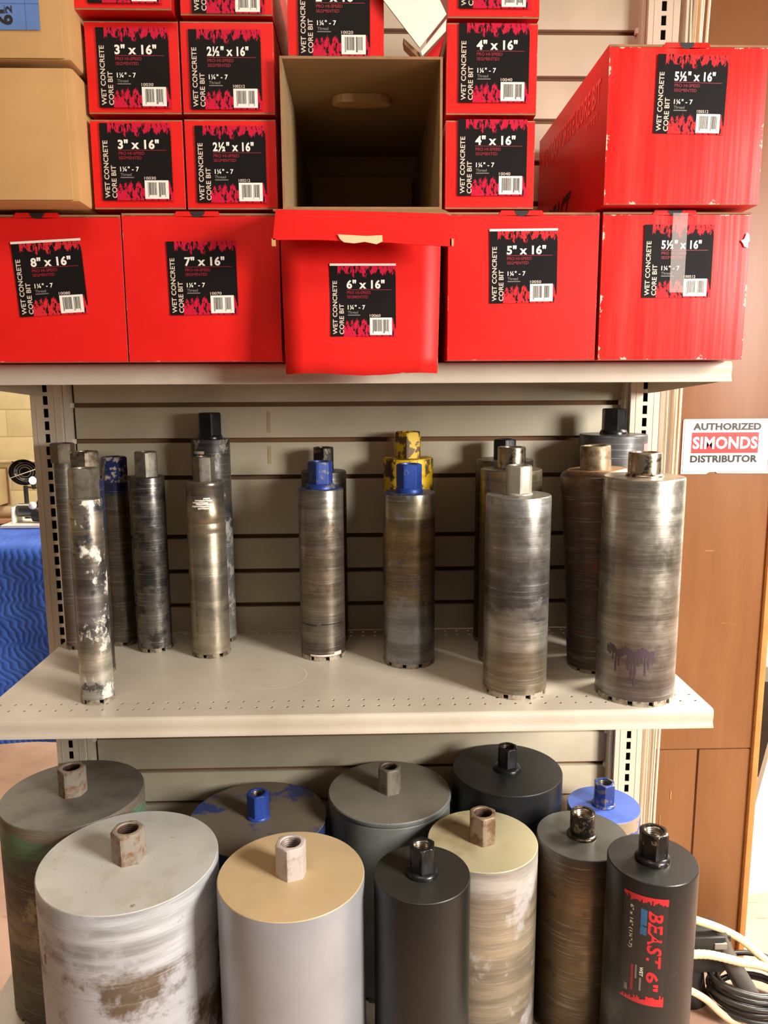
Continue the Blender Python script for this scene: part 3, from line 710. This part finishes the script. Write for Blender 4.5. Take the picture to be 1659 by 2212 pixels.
mid('core bit with chipped yellow paint on hub and shoulder', .121, -.0145, .0510, .382, .0250, .0531,
    (mottled('yellow_chipped', (224, 180, 24), (70, 58, 40), .50, .53, .5, .1, 26, .8, seed=4), H_yellow, H_yellow, B_rust, Sg), phase=.35,
    prof=[(.051, .0075), (.051, .340), (.0500, .342), (.0500, .346), (.051, .348), (.051, .356), (.0502, .358), (.051, .361), (.051, .379), (.050, .381)])
K_ = mid('brassy core bit with bright blue hub in front of the yellow one', .1145, -.154, .0490, .330, .0212, .0529,
    (steel('steel_brass_grey', .33, [(0, (128, 124, 118)), (.28, (142, 138, 132)), (.42, (134, 112, 78)), (.7, (150, 116, 62)), (.9, (140, 120, 80)), (1, (120, 110, 90))], 11, patch=(152, 148, 142), patch_at=.6, splash=(50, 72, 134), splash_at=.62), cap_blue, mottled('hub_blue_bright', (40, 74, 160), (120, 112, 104), .60, .66, .4, .25, 60), B_steel, Sg), phase=.05, collar=(.026, .010), nseg=10)
mid('black-hubbed core bit at the back of the cluster of three', .317, -.0245, .0582, .378, .0220, .0414,
    (steel('steel_shadow_dark', .378, [(0, (72, 62, 50)), (.8, (80, 68, 52)), (1, (112, 100, 80))], 12, rough=.4), cap_steel, H_black, B_steel, Sg), phase=.4)
mid('core bit with speckled silver hub in the middle of the cluster of three', .308, -.145, .0575, .371, .0262, .0414,
    (steel('steel_gold', .371, [(0, (110, 92, 66)), (.8, (132, 112, 78)), (1, (146, 122, 84))], 13), cap_steel, H_nickel, B_bright, Sg), phase=.4, rndhub=True)
mid('silver core bit with tall hexagonal hub and toothed base, front of its cluster', .291, -.301, .0550, .344, .0208, .0494,
    (steel('steel_silver_bands', .344, [(0, (150, 126, 88)), (.12, (158, 136, 100)), (.3, (160, 150, 132)), (.40, (150, 140, 124)), (.46, (84, 82, 80)), (.62, (96, 92, 88)), (.72, (134, 126, 114)), (1, (150, 144, 132))], 14, splash=(96, 92, 88), splash_at=.60), mottled('cap_grey_plain', (140, 136, 126), (112, 106, 96), .45, .65, .4, .5, 30), mottled('hub_grey_paint', (156, 152, 138), (130, 126, 112), .5, .7, .4, .2, 30), B_steel, Sgr), phase=.42, nseg=9, collar=(.024, .004))
O_ = mid('tall black core bit with shiny black hub in the back right corner', .531, -.0480, .0662, .429, .0212, .0510,
    (steel('black_scuffed', .429, [(0, (44, 44, 46)), (.8, (52, 54, 56)), (1, (70, 72, 76))], 15, patch=(110, 114, 118), patch_at=.62, metal=.2, rough=.42), mottled('cap_black_worn', (60, 58, 56), (96, 92, 88), .5, .7, .35, .4, 30), H_black, B_steel, Sg), phase=.5, collar=(.027, .010))
b = bmesh.new(); quad(b, .75, .398, 1.25, .412, cyl(.0666), 0, 8, 1); obj('red_print', b, M_pink, O_)
rP = .0640
mid('brown rusty core bit with rounded shoulder behind the largest front one', .4735, -.192, rP, .375, .0275, .0430,
    (steel('steel_rusty_brown', .381, [(0, (74, 54, 42)), (.5, (66, 46, 36)), (.8, (92, 60, 42)), (.94, (104, 76, 54)), (1, (150, 118, 84))], 16, patch=(110, 58, 34), patch_at=.6, rough=.42, metal=.5), mottled('cap_tan', (168, 130, 92), (128, 94, 62), .45, .65, .5, .3, 30), H_brown, B_rust, Sg), phase=.5, rndhub=True, r_bot=.058, tilt=(0, math.radians(-3.0), 0),
    prof=[(.0585, .0075), (.0585, .15), (.0600, .26), (.0625, .32), (rP, .345), (rP, .362), (rP - .001, .366), (rP - .005, .3705), (rP - .012, .3745)])
Q_ = mid('largest front right core bit, bright steel with purple dripped paint', .4945, -.327, .0655, .376, .0272, .0400,
    (steel('steel_bright', .376, [(0, (128, 116, 108)), (.15, (144, 134, 124)), (.35, (168, 154, 132)), (.6, (160, 148, 126)), (.85, (172, 160, 140)), (1, (176, 164, 142))], 17, patch=(120, 106, 94), patch_at=.66, rough=.32, metal=.8, streak=.6), mottled('cap_polished', (176, 166, 146), (130, 118, 100), .5, .7, .34, .75, 30), H_nickel, B_rust, Sgr), phase=.52, rndhub=True, collar=(.031, .005), nseg=12)
b = bmesh.new(); f_ = cyl(.0659); rnd = random.Random(5)
for k in range(15):
    u = -1.12 + k * .082; top_ = .098 + .004 * math.sin(k * 1.3); ln = [.012, .02, .026, .040, .030, .016, .014, .038, .050, .062, .030, .024, .044, .030, .012][k]
    quad(b, u, top_ - ln, u + .045, top_, f_, 0, 1, 3)
    quad(b, u + .04, top_ - .014, u + .084, top_ - .002, f_, 0, 1, 1)
obj('paint_drips', b, paint('purple_paint', (78, 64, 74), .45), Q_)

# large bits on the base deck
BZ = .1705
def low(label, x, y, r, zt, hr, hh, mats, **kw): return core_bit(label, x, y, BZ, r, zt - BZ, hr, hh, mats, lower=True, **kw)
cap_a = mottled('cap_grey_oxide', (122, 118, 108), (98, 92, 82), .45, .65, .6, .1, 12, rust=(.74, (104, 66, 42)))
low('huge grey capped core bit with green and brown sides, far left', -.5540, -.1425, .1355, .590, .0235, .054,
    (steel('drum_green_brown', .42, [(0, (92, 78, 58)), (.35, (104, 94, 72)), (.48, (156, 132, 96)), (.60, (96, 78, 60)), (.76, (84, 70, 52)), (.84, (86, 126, 86)), (.92, (84, 120, 82)), (.95, (110, 92, 70)), (1, (120, 100, 78))], 21, patch=(104, 124, 88), patch_at=.60, metal=.1, rough=.6, splash=(168, 146, 108), splash_at=.58, pscale=9, sscale=9), cap_a, H_rust, B_rust, Sg), phase=.3)
low('largest pale grey core bit with rusty hub, front left', -.3769, -.3655, .1488, .590, .0248, .055,
    (steel('drum_white_brown', .42, [(0, (104, 80, 54)), (.60, (108, 84, 58)), (.70, (120, 96, 70)), (.76, (182, 180, 178)), (1, (194, 194, 192))], 29, patch=(196, 194, 194), patch_at=.50, metal=.1, rough=.5, splash=(92, 68, 44), splash_at=.60, streak=.3, pscale=5.5, sscale=12),
     mottled('cap_pale_stained', (200, 198, 192), (182, 174, 158), .5, .7, .5, .0, 14, rust=(.745, (150, 118, 84)), dark=(110, 92, 70), seed=3), H_rust, B_rust, Sg), phase=.35)
low('wide low core bit with blue hub and smeared blue cap', -.1915, -.1240, .1398, .520, .0198, .052,
    (mottled('drum_blue', (44, 54, 92), (60, 58, 62), .5, .7, .5, .2, 16), mottled('cap_blue_smeared', (116, 104, 88), (46, 62, 122), .53, .58, .5, .1, 11, seed=6, rust=(.72, (120, 92, 58))), mottled('hub_blue_solid', (40, 70, 158), (30, 52, 120), .5, .7, .4, .1, 30), B_steel, Sg), phase=.35, collar=(.024, .006))
low('smooth silver core bit with tan cap and pale hub, front', -.0961, -.4167, .1212, .590, .0232, .056,
    (mottled('drum_silver_paint', (168, 171, 178), (156, 158, 164), .5, .75, .40, .35, 8), mottled('cap_tan_paint', (198, 172, 132), (186, 160, 120), .5, .75, .45, .0, 9), H_white, mottled('bore_pale', (150, 132, 124), (104, 88, 80), .4, .6, .5, .2, 60), Sg), phase=.38)
rE = .1268
low('matte grey core bit with rimmed cap behind the black one', .0773, -.1027, rE, .560, .0215, .053,
    (mottled('drum_grey', (116, 120, 116), (98, 100, 96), .5, .7, .5, .1, 10, dark=(60, 54, 48)), mottled('cap_grey_matte', (128, 122, 110), (112, 106, 96), .5, .7, .55, .05, 8, dark=(80, 72, 60)), mottled('hub_grey_matte', (136, 128, 114), (104, 92, 76), .5, .7, .5, .2, 40), B_rust, Sg), phase=.3,
    prof=[(rE - .002, .0075), (rE - .002, .376), (rE - .0035, .3775), (rE - .001, .3795), (rE, .381), (rE, .3875), (rE - .001, .3885)])
low('narrow black core bit with chrome-rimmed hub, front centre', .1201, -.4236, .0797, .590, .0200, .052,
    (mottled('drum_black', (26, 25, 23), (21, 20, 19), .5, .7, .40, .1, 10), mottled('cap_black', (48, 46, 41), (40, 38, 34), .5, .7, .45, .1, 10, dark=(16, 16, 16)), H_black, B_bright, Sg), phase=.42, collar=(.027, .009))
low('beige dusty core bit with rusty tan hub, between black bits', .2420, -.2849, .1010, .560, .0232, .054,
    (steel('drum_beige', .39, [(0, (146, 124, 94)), (.6, (156, 134, 102)), (.82, (150, 130, 104)), (.90, (172, 160, 146)), (1, (164, 150, 130))], 27, patch=(190, 182, 174), patch_at=.60, pscale=9, sscale=11, metal=.25, rough=.42, streak=.4, splash=(200, 194, 186), splash_at=.68), mottled('cap_cream_stained', (176, 166, 134), (152, 134, 98), .5, .68, .5, .0, 12, rust=(.76, (120, 84, 52)), seed=4), mottled('hub_tan_rust', (152, 132, 106), (112, 80, 56), .48, .6, .5, .3, 40), B_rust, Sg), phase=.4)
low('wide new matte black core bit with black hub at the back', .3259, -.0780, .1140, .590, .0195, .050,
    (mottled('drum_blackblue', (21, 22, 26), (17, 18, 20), .5, .7, .38, .1, 8), mottled('cap_black_matte', (37, 37, 36), (31, 31, 30), .5, .7, .45, .1, 8), H_black, B_steel, Sg), phase=.35, collar=(.029, .009))
low('dark core bit with brown brassy side and worn round hub', .4345, -.2600, .0845, .550, .0230, .046,
    (steel('drum_bronze', .38, [(0, (108, 84, 52)), (.5, (116, 90, 56)), (.8, (120, 94, 60)), (.94, (104, 80, 52)), (1, (80, 76, 70))], 28, patch=(84, 66, 44), patch_at=.6, metal=.7, rough=.38, streak=.35), mottled('cap_charcoal', (84, 82, 76), (68, 66, 60), .5, .7, .32, .3, 12), H_blackworn, B_bright, Sg), phase=.3, rndhub=True, collar=(.028, .006))
low('small core bit with bright blue painted cap, back right', .5252, -.1040, .0742, .520, .0200, .050,
    (mottled('drum_tan_blue', (158, 142, 122), (56, 76, 150), .54, .58, .45, .3, 18), mottled('cap_blue_paint', (74, 100, 178), (56, 80, 158), .5, .7, .45, .0, 14, rust=(.76, (150, 160, 186))), mottled('hub_blue_steel', (52, 72, 140), (140, 124, 108), .53, .60, .4, .4, 50), B_steel, Sg), phase=.3, collar=(.025, .006))
bst = low('black core bit with red-lettered BEAST 6" sticker, front right', .5142, -.3990, .0742, .590, .0220, .053,
    (mottled('drum_black_dusty', (27, 26, 25), (96, 92, 86), .55, .75, .42, .1, 7, seed=8), mottled('cap_black_satin', (28, 27, 26), (23, 22, 21), .5, .7, .36, .1, 10), mottled('hub_black_chipped', (34, 32, 30), (150, 132, 108), .60, .66, .3, .5, 80), B_bright, Sg), phase=.35, collar=(.029, .010))
b = bmesh.new(); R0 = .0746; uvl = b.loops.layers.uv.new('UVMap')
ph = -.16
f0 = lambda u, v: (R0 * math.sin(u + ph), -R0 * math.cos(u + ph), v); f1 = lambda u, v: ((R0 + .0004) * math.sin(u + ph), -(R0 + .0004) * math.cos(u + ph), v)
ztp = .397; zbt = ztp - .196
quad(b, -.80, zbt, .16, ztp, f0, 0, 14, 1)
def T_(s, u0, u1, za, zb_, mi, bd, sl=0): put_text(b, s, u0, ztp - zb_, u1, ztp - za, f1, mi, bd, -90, sl)
T_('BEAST', -.25, .065, .024, .126, 1, .028, .05); T_('6"', -.235, .03, .133, .168, 1, .03)
T_('BLUE', -.40, -.27, .022, .070, 2, .06, .06)
for za, zb_ in ((.024, .036), (.039, .052), (.055, .069)): quad(b, -.405, ztp - zb_, -.27, ztp - za, f1, 2, 3, 1)
T_('6" x 16" (1\u00bc"-7)', -.66, -.56, .022, .100, 3, .01); T_('WET', -.375, -.30, .128, .145, 3, .03)
quad(b, -.37, ztp - .172, -.33, ztp - .148, f1, 4, 2, 1); quad(b, -.47, ztp - .152, -.43, ztp - .127, f1, 4, 2, 1); quad(b, -.56, ztp - .176, -.50, ztp - .128, f1, 5, 2, 1); quad(b, -.70, ztp - .180, -.62, ztp - .168, f1, 4, 2, 1)
rnd = random.Random(3)
for k in range(30):
    u = -.80 + .96 * k / 30; quad(b, u, ztp - .004 - rnd.random() * .010, u + .033, ztp - .0005, f1, 1, 1, 1)
    dz = .024 * (.35 + .65 * k / 30); quad(b, u, zbt + .0005, u + .033, zbt + dz - rnd.random() * .008, f1, 1, 1, 1)
obj('sticker', b, [paint('sticker_black', (36, 31, 30), .4), paint('sticker_red', (206, 34, 44), .4), paint('sticker_blue', (34, 100, 150), .4), M_white, M_grey, M_dred], bst)

# ------------------------------------------------------------------ wood panelling at the right
def woodmat():
    t = MT('varnished_plywood'); v = t.coord((9, 9, 1.1)); n = t.noise(v, 2.4, 7, .62, .6)
    c_ = t.ramp(n, [(.28, lin((132, 86, 50))), (.5, lin((140, 93, 54))), (.75, lin((148, 100, 60)))])
    c_ = t.mix(t.ramp(t.noise(t.coord((1, 1, 1)), 4, 4), [(.4, 0.0), (.7, .3)]), c_, lin((128, 80, 44)))
    sc_ = t.ramp(t.noise(t.coord((6, 6, 80)), 1.3, 4, .7), [(.72, 0.0), (.75, .5)]); c_ = t.mix(sc_, c_, lin((214, 166, 110)))
    t.bump(n, .15, .001); return t.set(c_, .42)
WM = woodmat()
wp = empty('wood_panel_wall', (0, 0, 0), 'orange-brown varnished plywood partition with joints standing right of the shelving', 'partition')
bxo('upper_panel', (.712, .929, .080, .100, .5475, 2.5), WM, wp, bev=.0015)
bxo('lower_panel', (.706, .803, .083, .100, .0, .5445), WM, wp, bev=.0015); bxo('lower_panel', (.807, .929, .081, .100, .0, .5445), WM, wp, bev=.0015)
bxo('edge_strip', (.698, .711, .078, .098, .55, 2.5), paint('raw_ply_edge', (216, 158, 84), .6, 0, .12, scale=30), wp, bev=.001)
bxo('corner_post', (.930, .944, .070, .12, 0, 2.5), paint('pale_pine_edge', (214, 150, 84), .5, 0, .1, scale=14), wp, bev=.002)
b = bmesh.new(); box(b, .745, .747, .0815, .0829, .42, .442); box(b, .7225, .7238, .0815, .0829, .32, .38); obj('scratch', b, M_kraft, wp)
cv = empty('steel_channel', (0, 0, 0), 'pinkish beige vertical steel channel between shelving and wood', 'channel')
bxo('channel_face', (.664, .682, .060, .072, 0, 2.5), paint('channel_paint', (190, 164, 142), .5), cv, bev=.001)
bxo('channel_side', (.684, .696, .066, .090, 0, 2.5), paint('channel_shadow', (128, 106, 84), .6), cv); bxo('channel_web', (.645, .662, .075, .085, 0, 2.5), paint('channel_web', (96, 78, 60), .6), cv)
# sign
sg = empty('distributor_sign', (.724, .0785, 1.192), 'white AUTHORIZED DISTRIBUTOR sign with red band on the plywood', 'sign')
b = bmesh.new(); sw, sh = .196, .120
N = lambda d: (lambda u, v: (u, -d, v))
pts = [(0, .0), (.056, -.0005), (.064, .004), (.078, .0045), (.081, .0015), (.196, .0), (.196, .118), (.194, .120), (.003, .1195), (0, .117)]
A = [b.verts.new((x, -.001, z)) for x, z in pts]; b.faces.new(A)
for (u0, v0, u1, v1) in ((.003, .115, .192, .1157), (.003, .0045, .0037, .1157), (.192, .0045, .1927, .1157), (.003, .0045, .056, .0052), (.082, .0045, .1927, .0052)): quad(b, u0, v0, u1, v1, N(.0014), 2)
put_text(b, 'AUTHORIZED', .0225, .0955, .172, .1110, N(.0016), 1, .040); put_text(b, 'DISTRIBUTOR', .0195, .0250, .168, .0410, N(.0016), 1, .040)
quad(b, .0205, .0455, .168, .0905, N(.0014), 3)
put_text(b, 'SIMONDS', .023, .0545, .166, .0815, N(.0020), 0, .035)
obj('sign_face', b, [paint('sign_white', (240, 236, 230), .35, 0, .02), paint('sign_black', (36, 28, 28), .4), paint('sign_line', (150, 84, 92), .5), paint('sign_red', (214, 40, 36), .35)], sg)
# bundle of thin rods between upright and wood
rt = [(.642, .700), (.660, .672), (.672, .672), (.648, .690), (.680, .663), (.688, .690), (.655, .655)]
spec = [((.6615, 2.34), (.6460, 1.18), .0022), ((.672, 2.34), (.668, 1.20), .0030), ((.690, 2.34), (.655, 1.16), .0042), ((.700, 2.34), (.668, 1.17), .0042), ((.664, 2.34), (.687, 1.20), .0018), ((.706, 2.34), (.676, 1.16), .0030), ((.6525, 2.34), (.658, 1.19), .0016), ((.680, 2.34), (.662, 1.18), .0026)]
for i, ((xa, za), (xb, zb_), rr) in enumerate(spec):
    b = bmesh.new(); yy = .053 - .0088 * i
    tube(b, [(xa, yy, za), ((xa + xb) / 2 + .002 * math.sin(i), yy - .003, (za + zb_) / 2), (xb, yy, .0 + .02)], rr, 8)
    tag(obj('thin_rod', b, paint('cream_rod', (238, 222, 196), .4, 0, .03), None, 60), 'long thin cream rod in the bundle between the right upright and the plywood', 'rod', 'cream rods leaning beside the right upright')

# ------------------------------------------------------------------ bottom right: tool, cables and hoses
t = empty('power_tool', (.80, -.05, .0), 'black power tool with thick grey handle among the cables', 'power tool')
M_tool = paint('tool_rubber', (98, 93, 86), .45, 0, .1)
b = bmesh.new(); tube(b, [(.020, .005, .175), (.030, -.005, .130), (.072, -.022, .055), (.105, -.034, .0), ], [.017, .019, .021, .020], 20)
obj('handle', b, M_tool, t, 50)
bxo('tool_body', (-.055, .028, -.02, .05, .085, .175), M_dark, t, bev=.012); bxo('trigger_guard', (.012, .040, -.012, .02, .155, .172), M_black, t, bev=.004)
bxo('buckle', (-.002, .026, -.024, -.016, .148, .162), M_grey, t, bev=.002)
b = bmesh.new(); tube(b, [(-.04, .02, .10), (-.04, .02, .0)], [.03, .045], 20); obj('foot', b, M_dark, t, 50)
M_cable = paint('black_cable', (48, 45, 43), .38, 0, .08); M_cable2 = paint('grey_cable', (120, 112, 104), .4, 0, .08)
for i, (xx, yy, zz, R1, R2, n_, mm, lb_) in enumerate(((.885, -.075, .018, .095, .075, 7, M_cable, 'coil of black cable on the floor below the tool handle'), (1.035, -.15, .02, .052, .05, 5, M_cable2, 'coil of grey cable at the bottom right edge'))):
    b = bmesh.new(); rnd = random.Random(i); P_ = []
    for k in range(n_ * 28):
        a = 2 * PI * k / 28; lay = k / 28
        P_.append((xx + (R1 - .009 * (lay % 3)) * math.cos(a) , yy + (R2 - .009 * (lay % 3)) * math.sin(a), zz + .010 * lay + .004 * math.sin(a * 2 + i)))
    tube(b, P_, .0062, 7); tag(obj('cable_coil', b, mm, None, 60), lb_, 'cable')
for k, (ctrl, lb_) in enumerate(((((.56, -.02, .19), (.68, -.03, .215), (.775, -.05, .200), (.860, -.05, .160), (.935, -.05, .095), (1.05, -.04, .02), (1.2, .0, .012)), 'cream hose arching over the tool, uppermost of three'),
                               (((.640, -.085, .158), (.700, -.088, .150), (.775, -.088, .149), (.850, -.090, .130), (.910, -.088, .113), (1.0, -.085, .06), (1.15, -.08, .012)), 'ribbed cream hose crossing the tool handle'),
                               (((.60, -.10, .12), (.700, -.105, .092), (.762, -.11, .062), (.800, -.12, .030), (.835, -.14, .012), (.90, -.25, .012)), 'cream hose curving down at the bottom edge'))):
    b = bmesh.new(); P_ = spline(ctrl, 14); rad = [.0088 + (.0007 * (i % 2) if k == 1 else 0) for i in range(len(P_))]
    tube(b, P_, rad if k != 2 else .0078, 12); tag(obj('hose', b, paint('cream_hose', (232, 214, 176), .4, 0, .04), None, 60), lb_, 'hose')

# sunlit side area seen past the plywood's edge
sb = empty('white_board', (0, 0, 0), 'white painted board leaning in bright daylight past the plywood edge', 'board')
b = bmesh.new(); slab(b, [(1.02, .30, .0), (2.3, .55, .0), (2.3, .75, 1.7), (1.30, .55, .62)], (0, .02, 0)); obj('board', b, M_wcard, sb)
bxo('wall_right', (1.3, 4.3, 1.70, 1.80, 0, 3.0), paint('side_wall_white', (236, 230, 214), .7), None)['kind'] = 'structure'
t = empty('black_case', (1.36, .95, 0), 'black case standing in the bright gap past the plywood', 'case')
bxo('case_body', (-.12, .16, 0, .22, .0, .36), M_black, t, bev=.015); bxo('case_handle', (-.02, .07, .08, .11, .36, .38), M_black, t, bev=.006)

# ------------------------------------------------------------------ background left: bench, blanket, heater, vise, pipes
bn = empty('work_bench', (-1.75, 1.06, 0), 'wooden work bench under the blue quilted blanket', 'bench')
M_bw = paint('bench_wood', (150, 104, 66), .7, 0, .15)
bxo('bench_top', (-.85, .66, .0, .45, .80, .84), M_bw, bn, bev=.004)
for x in (-.80, .10):
    for y in (.06, .34): bxo('leg', (x, x + .07, y, y + .07, 0, .799), M_bw, bn)
def bluemat():
    t = MT('quilted_blue'); v = t.coord((1, 1, 1))
    c_ = t.ramp(t.noise(v, 7, 5), [(.3, lin((34, 74, 176))), (.7, lin((62, 112, 216)))])
    lint = t.ramp(t.noise(v, 150, 2), [(.79, 0.0), (.82, .5)]); c_ = t.mix(lint, c_, lin((150, 170, 210)))
    t.bump(t.noise(v, 300, 2), .3, .001); return t.set(c_, .75)
b = bmesh.new(); g = []
XS = [-2.55 + 1.2 * i / 30 for i in range(30)] + [-1.35 + .40 * i / 150 for i in range(151)]; nx, nz = len(XS) - 1, 210
for x in XS:
    col = []
    for j in range(nz + 1):
        s = j / nz * 1.03
        if s < .33: y0, z0 = 1.37 - s, .846; nrm = (0, 0, 1)
        elif s < .38: a = (s - .33) / .05 * PI / 2; y0 = 1.04 - .032 * math.sin(a); z0 = .846 - .032 * (1 - math.cos(a)); nrm = (0, -math.sin(a), math.cos(a))
        else: y0 = 1.008; z0 = .814 - (s - .38); nrm = (0, -1, 0)
        zig = .016 * math.sin(s * 38 + 1.5 * math.sin(x * 11)) + .006 * math.sin(s * 90 + x * 20) + .004 * math.sin(s * 170 - x * 9) + .10 * math.sin(s * 4.0)
        q_ = abs(math.sin((x + zig) * PI / .0235)) ** .7 * .0024
        fold = (.010 * math.sin(x * 9 + s * 2.2) + .005 * math.sin(x * 21 - s * 3)) * (1 if s > .38 else .1)
        d_ = q_ + fold + .012
        col.append(b.verts.new((x, y0 + nrm[1] * d_ - max(0, s - .38) * .04, z0 + nrm[2] * d_)))
    g.append(col)
for i in range(nx):
    for j in range(nz): b.faces.new((g[i][j], g[i + 1][j], g[i + 1][j + 1], g[i][j + 1])).smooth = True
tag(obj('moving_blanket', b, bluemat()), 'blue quilted moving blanket draped over the work bench at left', 'blanket')
bb_ = bxo('cardboard_sheet', (-1.75, -1.36, 1.385, 1.50, .8405, .872), paint('brown_card_sheet', (160, 106, 70), .8), None, bev=.002); tag(bb_, 'flat brown cardboard sheet lying behind the blanket on the bench', 'cardboard')
# pipes and conduit on the block wall
b = bmesh.new(); tube(b, [(-4.1, 4.24, .485), (-1.9, 4.24, .480)], .036, 20); pi_ = obj('pipe_run', b, paint('pipe_beige', (206, 180, 146), .4), None, 60); tag(pi_, 'fat beige pipe running along the block wall low down', 'pipe')
pp = empty('wall_pipe', (0, 0, 0)); bpy.data.objects.remove(pp)
b = bmesh.new(); tube(b, [(-2.725, 4.24, .4847), (-2.715, 4.24, .4847)], .041, 20); cpl = obj('coupling', b, M_mdf, pi_, 60)
b = bmesh.new(); tube(b, [(-4.1, 4.27, .852), (-1.9, 4.27, .852)], .013, 12); tag(obj('conduit', b, paint('conduit_cream', (216, 196, 158), .45), None, 60), 'thin cream conduit along the block wall', 'conduit')
t = empty('wall_duct', (-2.80, 4.29, .535), 'beige metal duct box on the block wall at left edge', 'duct'); bxo('duct_body', (-.16, .13, -.16, 0, 0, .26), paint('duct_beige', (214, 192, 150), .5), t, bev=.004); bxo('duct_flange', (-.17, .14, -.012, .0, -.01, .27), M_mdf, t)
# dish heater
t = empty('dish_heater', (-2.065, 3.2, .88), 'round black dish heater with wire guard facing out from its stand', 'heater'); t.scale = (1.15, 1.15, 1.0)
b = bmesh.new(); lathe(b, [(.0805, .0), (.079, .004), (.066, -.022), (.045, -.038), (.02, -.045), (.0005, -.046)], 40)
lathe(b, [(.0805, .0), (.070, -.025), (.045, -.044), (.0005, -.052)], 40)
d1 = obj('dish', b, paint('dish_black', (28, 26, 26), .22, .6), t, 60, rot=(PI / 2, 0, 0))
for k, rr in enumerate((.030, .044, .058)):
    b = bmesh.new(); tube(b, [(rr * math.cos(a * PI / 16), rr * math.sin(a * PI / 16), -.018) for a in range(32)], .0012, 5, closed=True); obj('coil_ring', b, M_grey, t, 60, rot=(PI / 2, 0, 0))
b = bmesh.new(); tube(b, [(-.07, -.010, -.035), (0, -.030, -.008), (.075, -.008, .022)], .0022, 6); obj('guard_wire', b, M_cream, t, 60)
b = bmesh.new(); tube(b, [(.0, .01, -.085), (.0, .01, -.875 + .045)], .012, 10); tube(b, [(0, .01, -.07), (0, .04, -.05)], .012, 8); obj('stand', b, M_dark, t, 60)
b = bmesh.new(); lathe(b, [(.0004, .0), (.11, .0), (.12, .01), (.03, .035), (.014, .06)], 32); obj('stand_foot', b, M_dark, t, 50, loc=(0, .01, -.88))
b = bmesh.new(); tube(b, [(-.068, .02, .065), (-.062, .02, .062), (.08, .02, .055)], .0035, 8); tube(b, [(.0, .03, -.10), (.09, .03, -.105)], .0035, 8); obj('cross_rod', b, M_dark, t, 60)
b = bmesh.new(); bmesh.ops.create_uvsphere(b, u_segments=20, v_segments=12, radius=.021)
for v in b.verts: v.co.z *= 1.1
bl = MT('lamp_glow'); bl.b.inputs['Emission Color'].default_value = (1, .95, .86, 1); bl.b.inputs['Emission Strength'].default_value = 6; bl.set((1, 1, 1, 1), .5)
lm = obj('bulb', b, bl.m, None, 60, loc=(-1.988, 3.14, .838)); lamp = empty('work_lamp', (-1.988, 3.15, .80), 'small glaring white lamp hanging under the dish heater', 'lamp'); lm.parent = lamp; lm.location = (0, -.01, .036)
b = bmesh.new(); tube(b, [(0, 0, .012), (0, 0, -.018)], [.016, .010], 14); obj('lamp_socket', b, M_dark, lamp, 50)
b = bmesh.new(); tube(b, [(-.05, .01, -.004), (0, 0, -.004), (.06, 0, -.02)], .0028, 6); obj('lamp_arm', b, M_dark, lamp, 50)
# grinder / saw guard on the bench
t = empty('bench_grinder', (-1.250, 1.41, .875), 'small chrome and black bench tool on the end of the bench', 'bench tool')
bxo('base_sheet', (-.10, .10, -.08, .08, -.012, -.002), M_white, t); bxo('side_guard', (-.070, -.064, -.05, .05, -.001, .062), M_white, t, bev=.001)
b = bmesh.new(); tube(b, [(-.06, 0, .045), (.0, 0, .045)], .026, 20); obj('clear_guard', b, mottled('guard_grey', (96, 96, 88), (70, 70, 64), .5, .7, .2, .3, 20), t, 50)
b = bmesh.new(); tube(b, [(.0, -.01, .03), (.05, -.01, .028)], .028, 20); obj('motor', b, M_dark, t, 50)
b = bmesh.new(); bmesh.ops.create_uvsphere(b, u_segments=16, v_segments=10, radius=.015); obj('knob', b, M_white, t, 60, loc=(.008, -.035, .068))
b = bmesh.new(); tube(b, [(.012, .0, .05), (.03, 0, .11)], [.012, .005], 10); obj('lever', b, M_dark, t, 50)
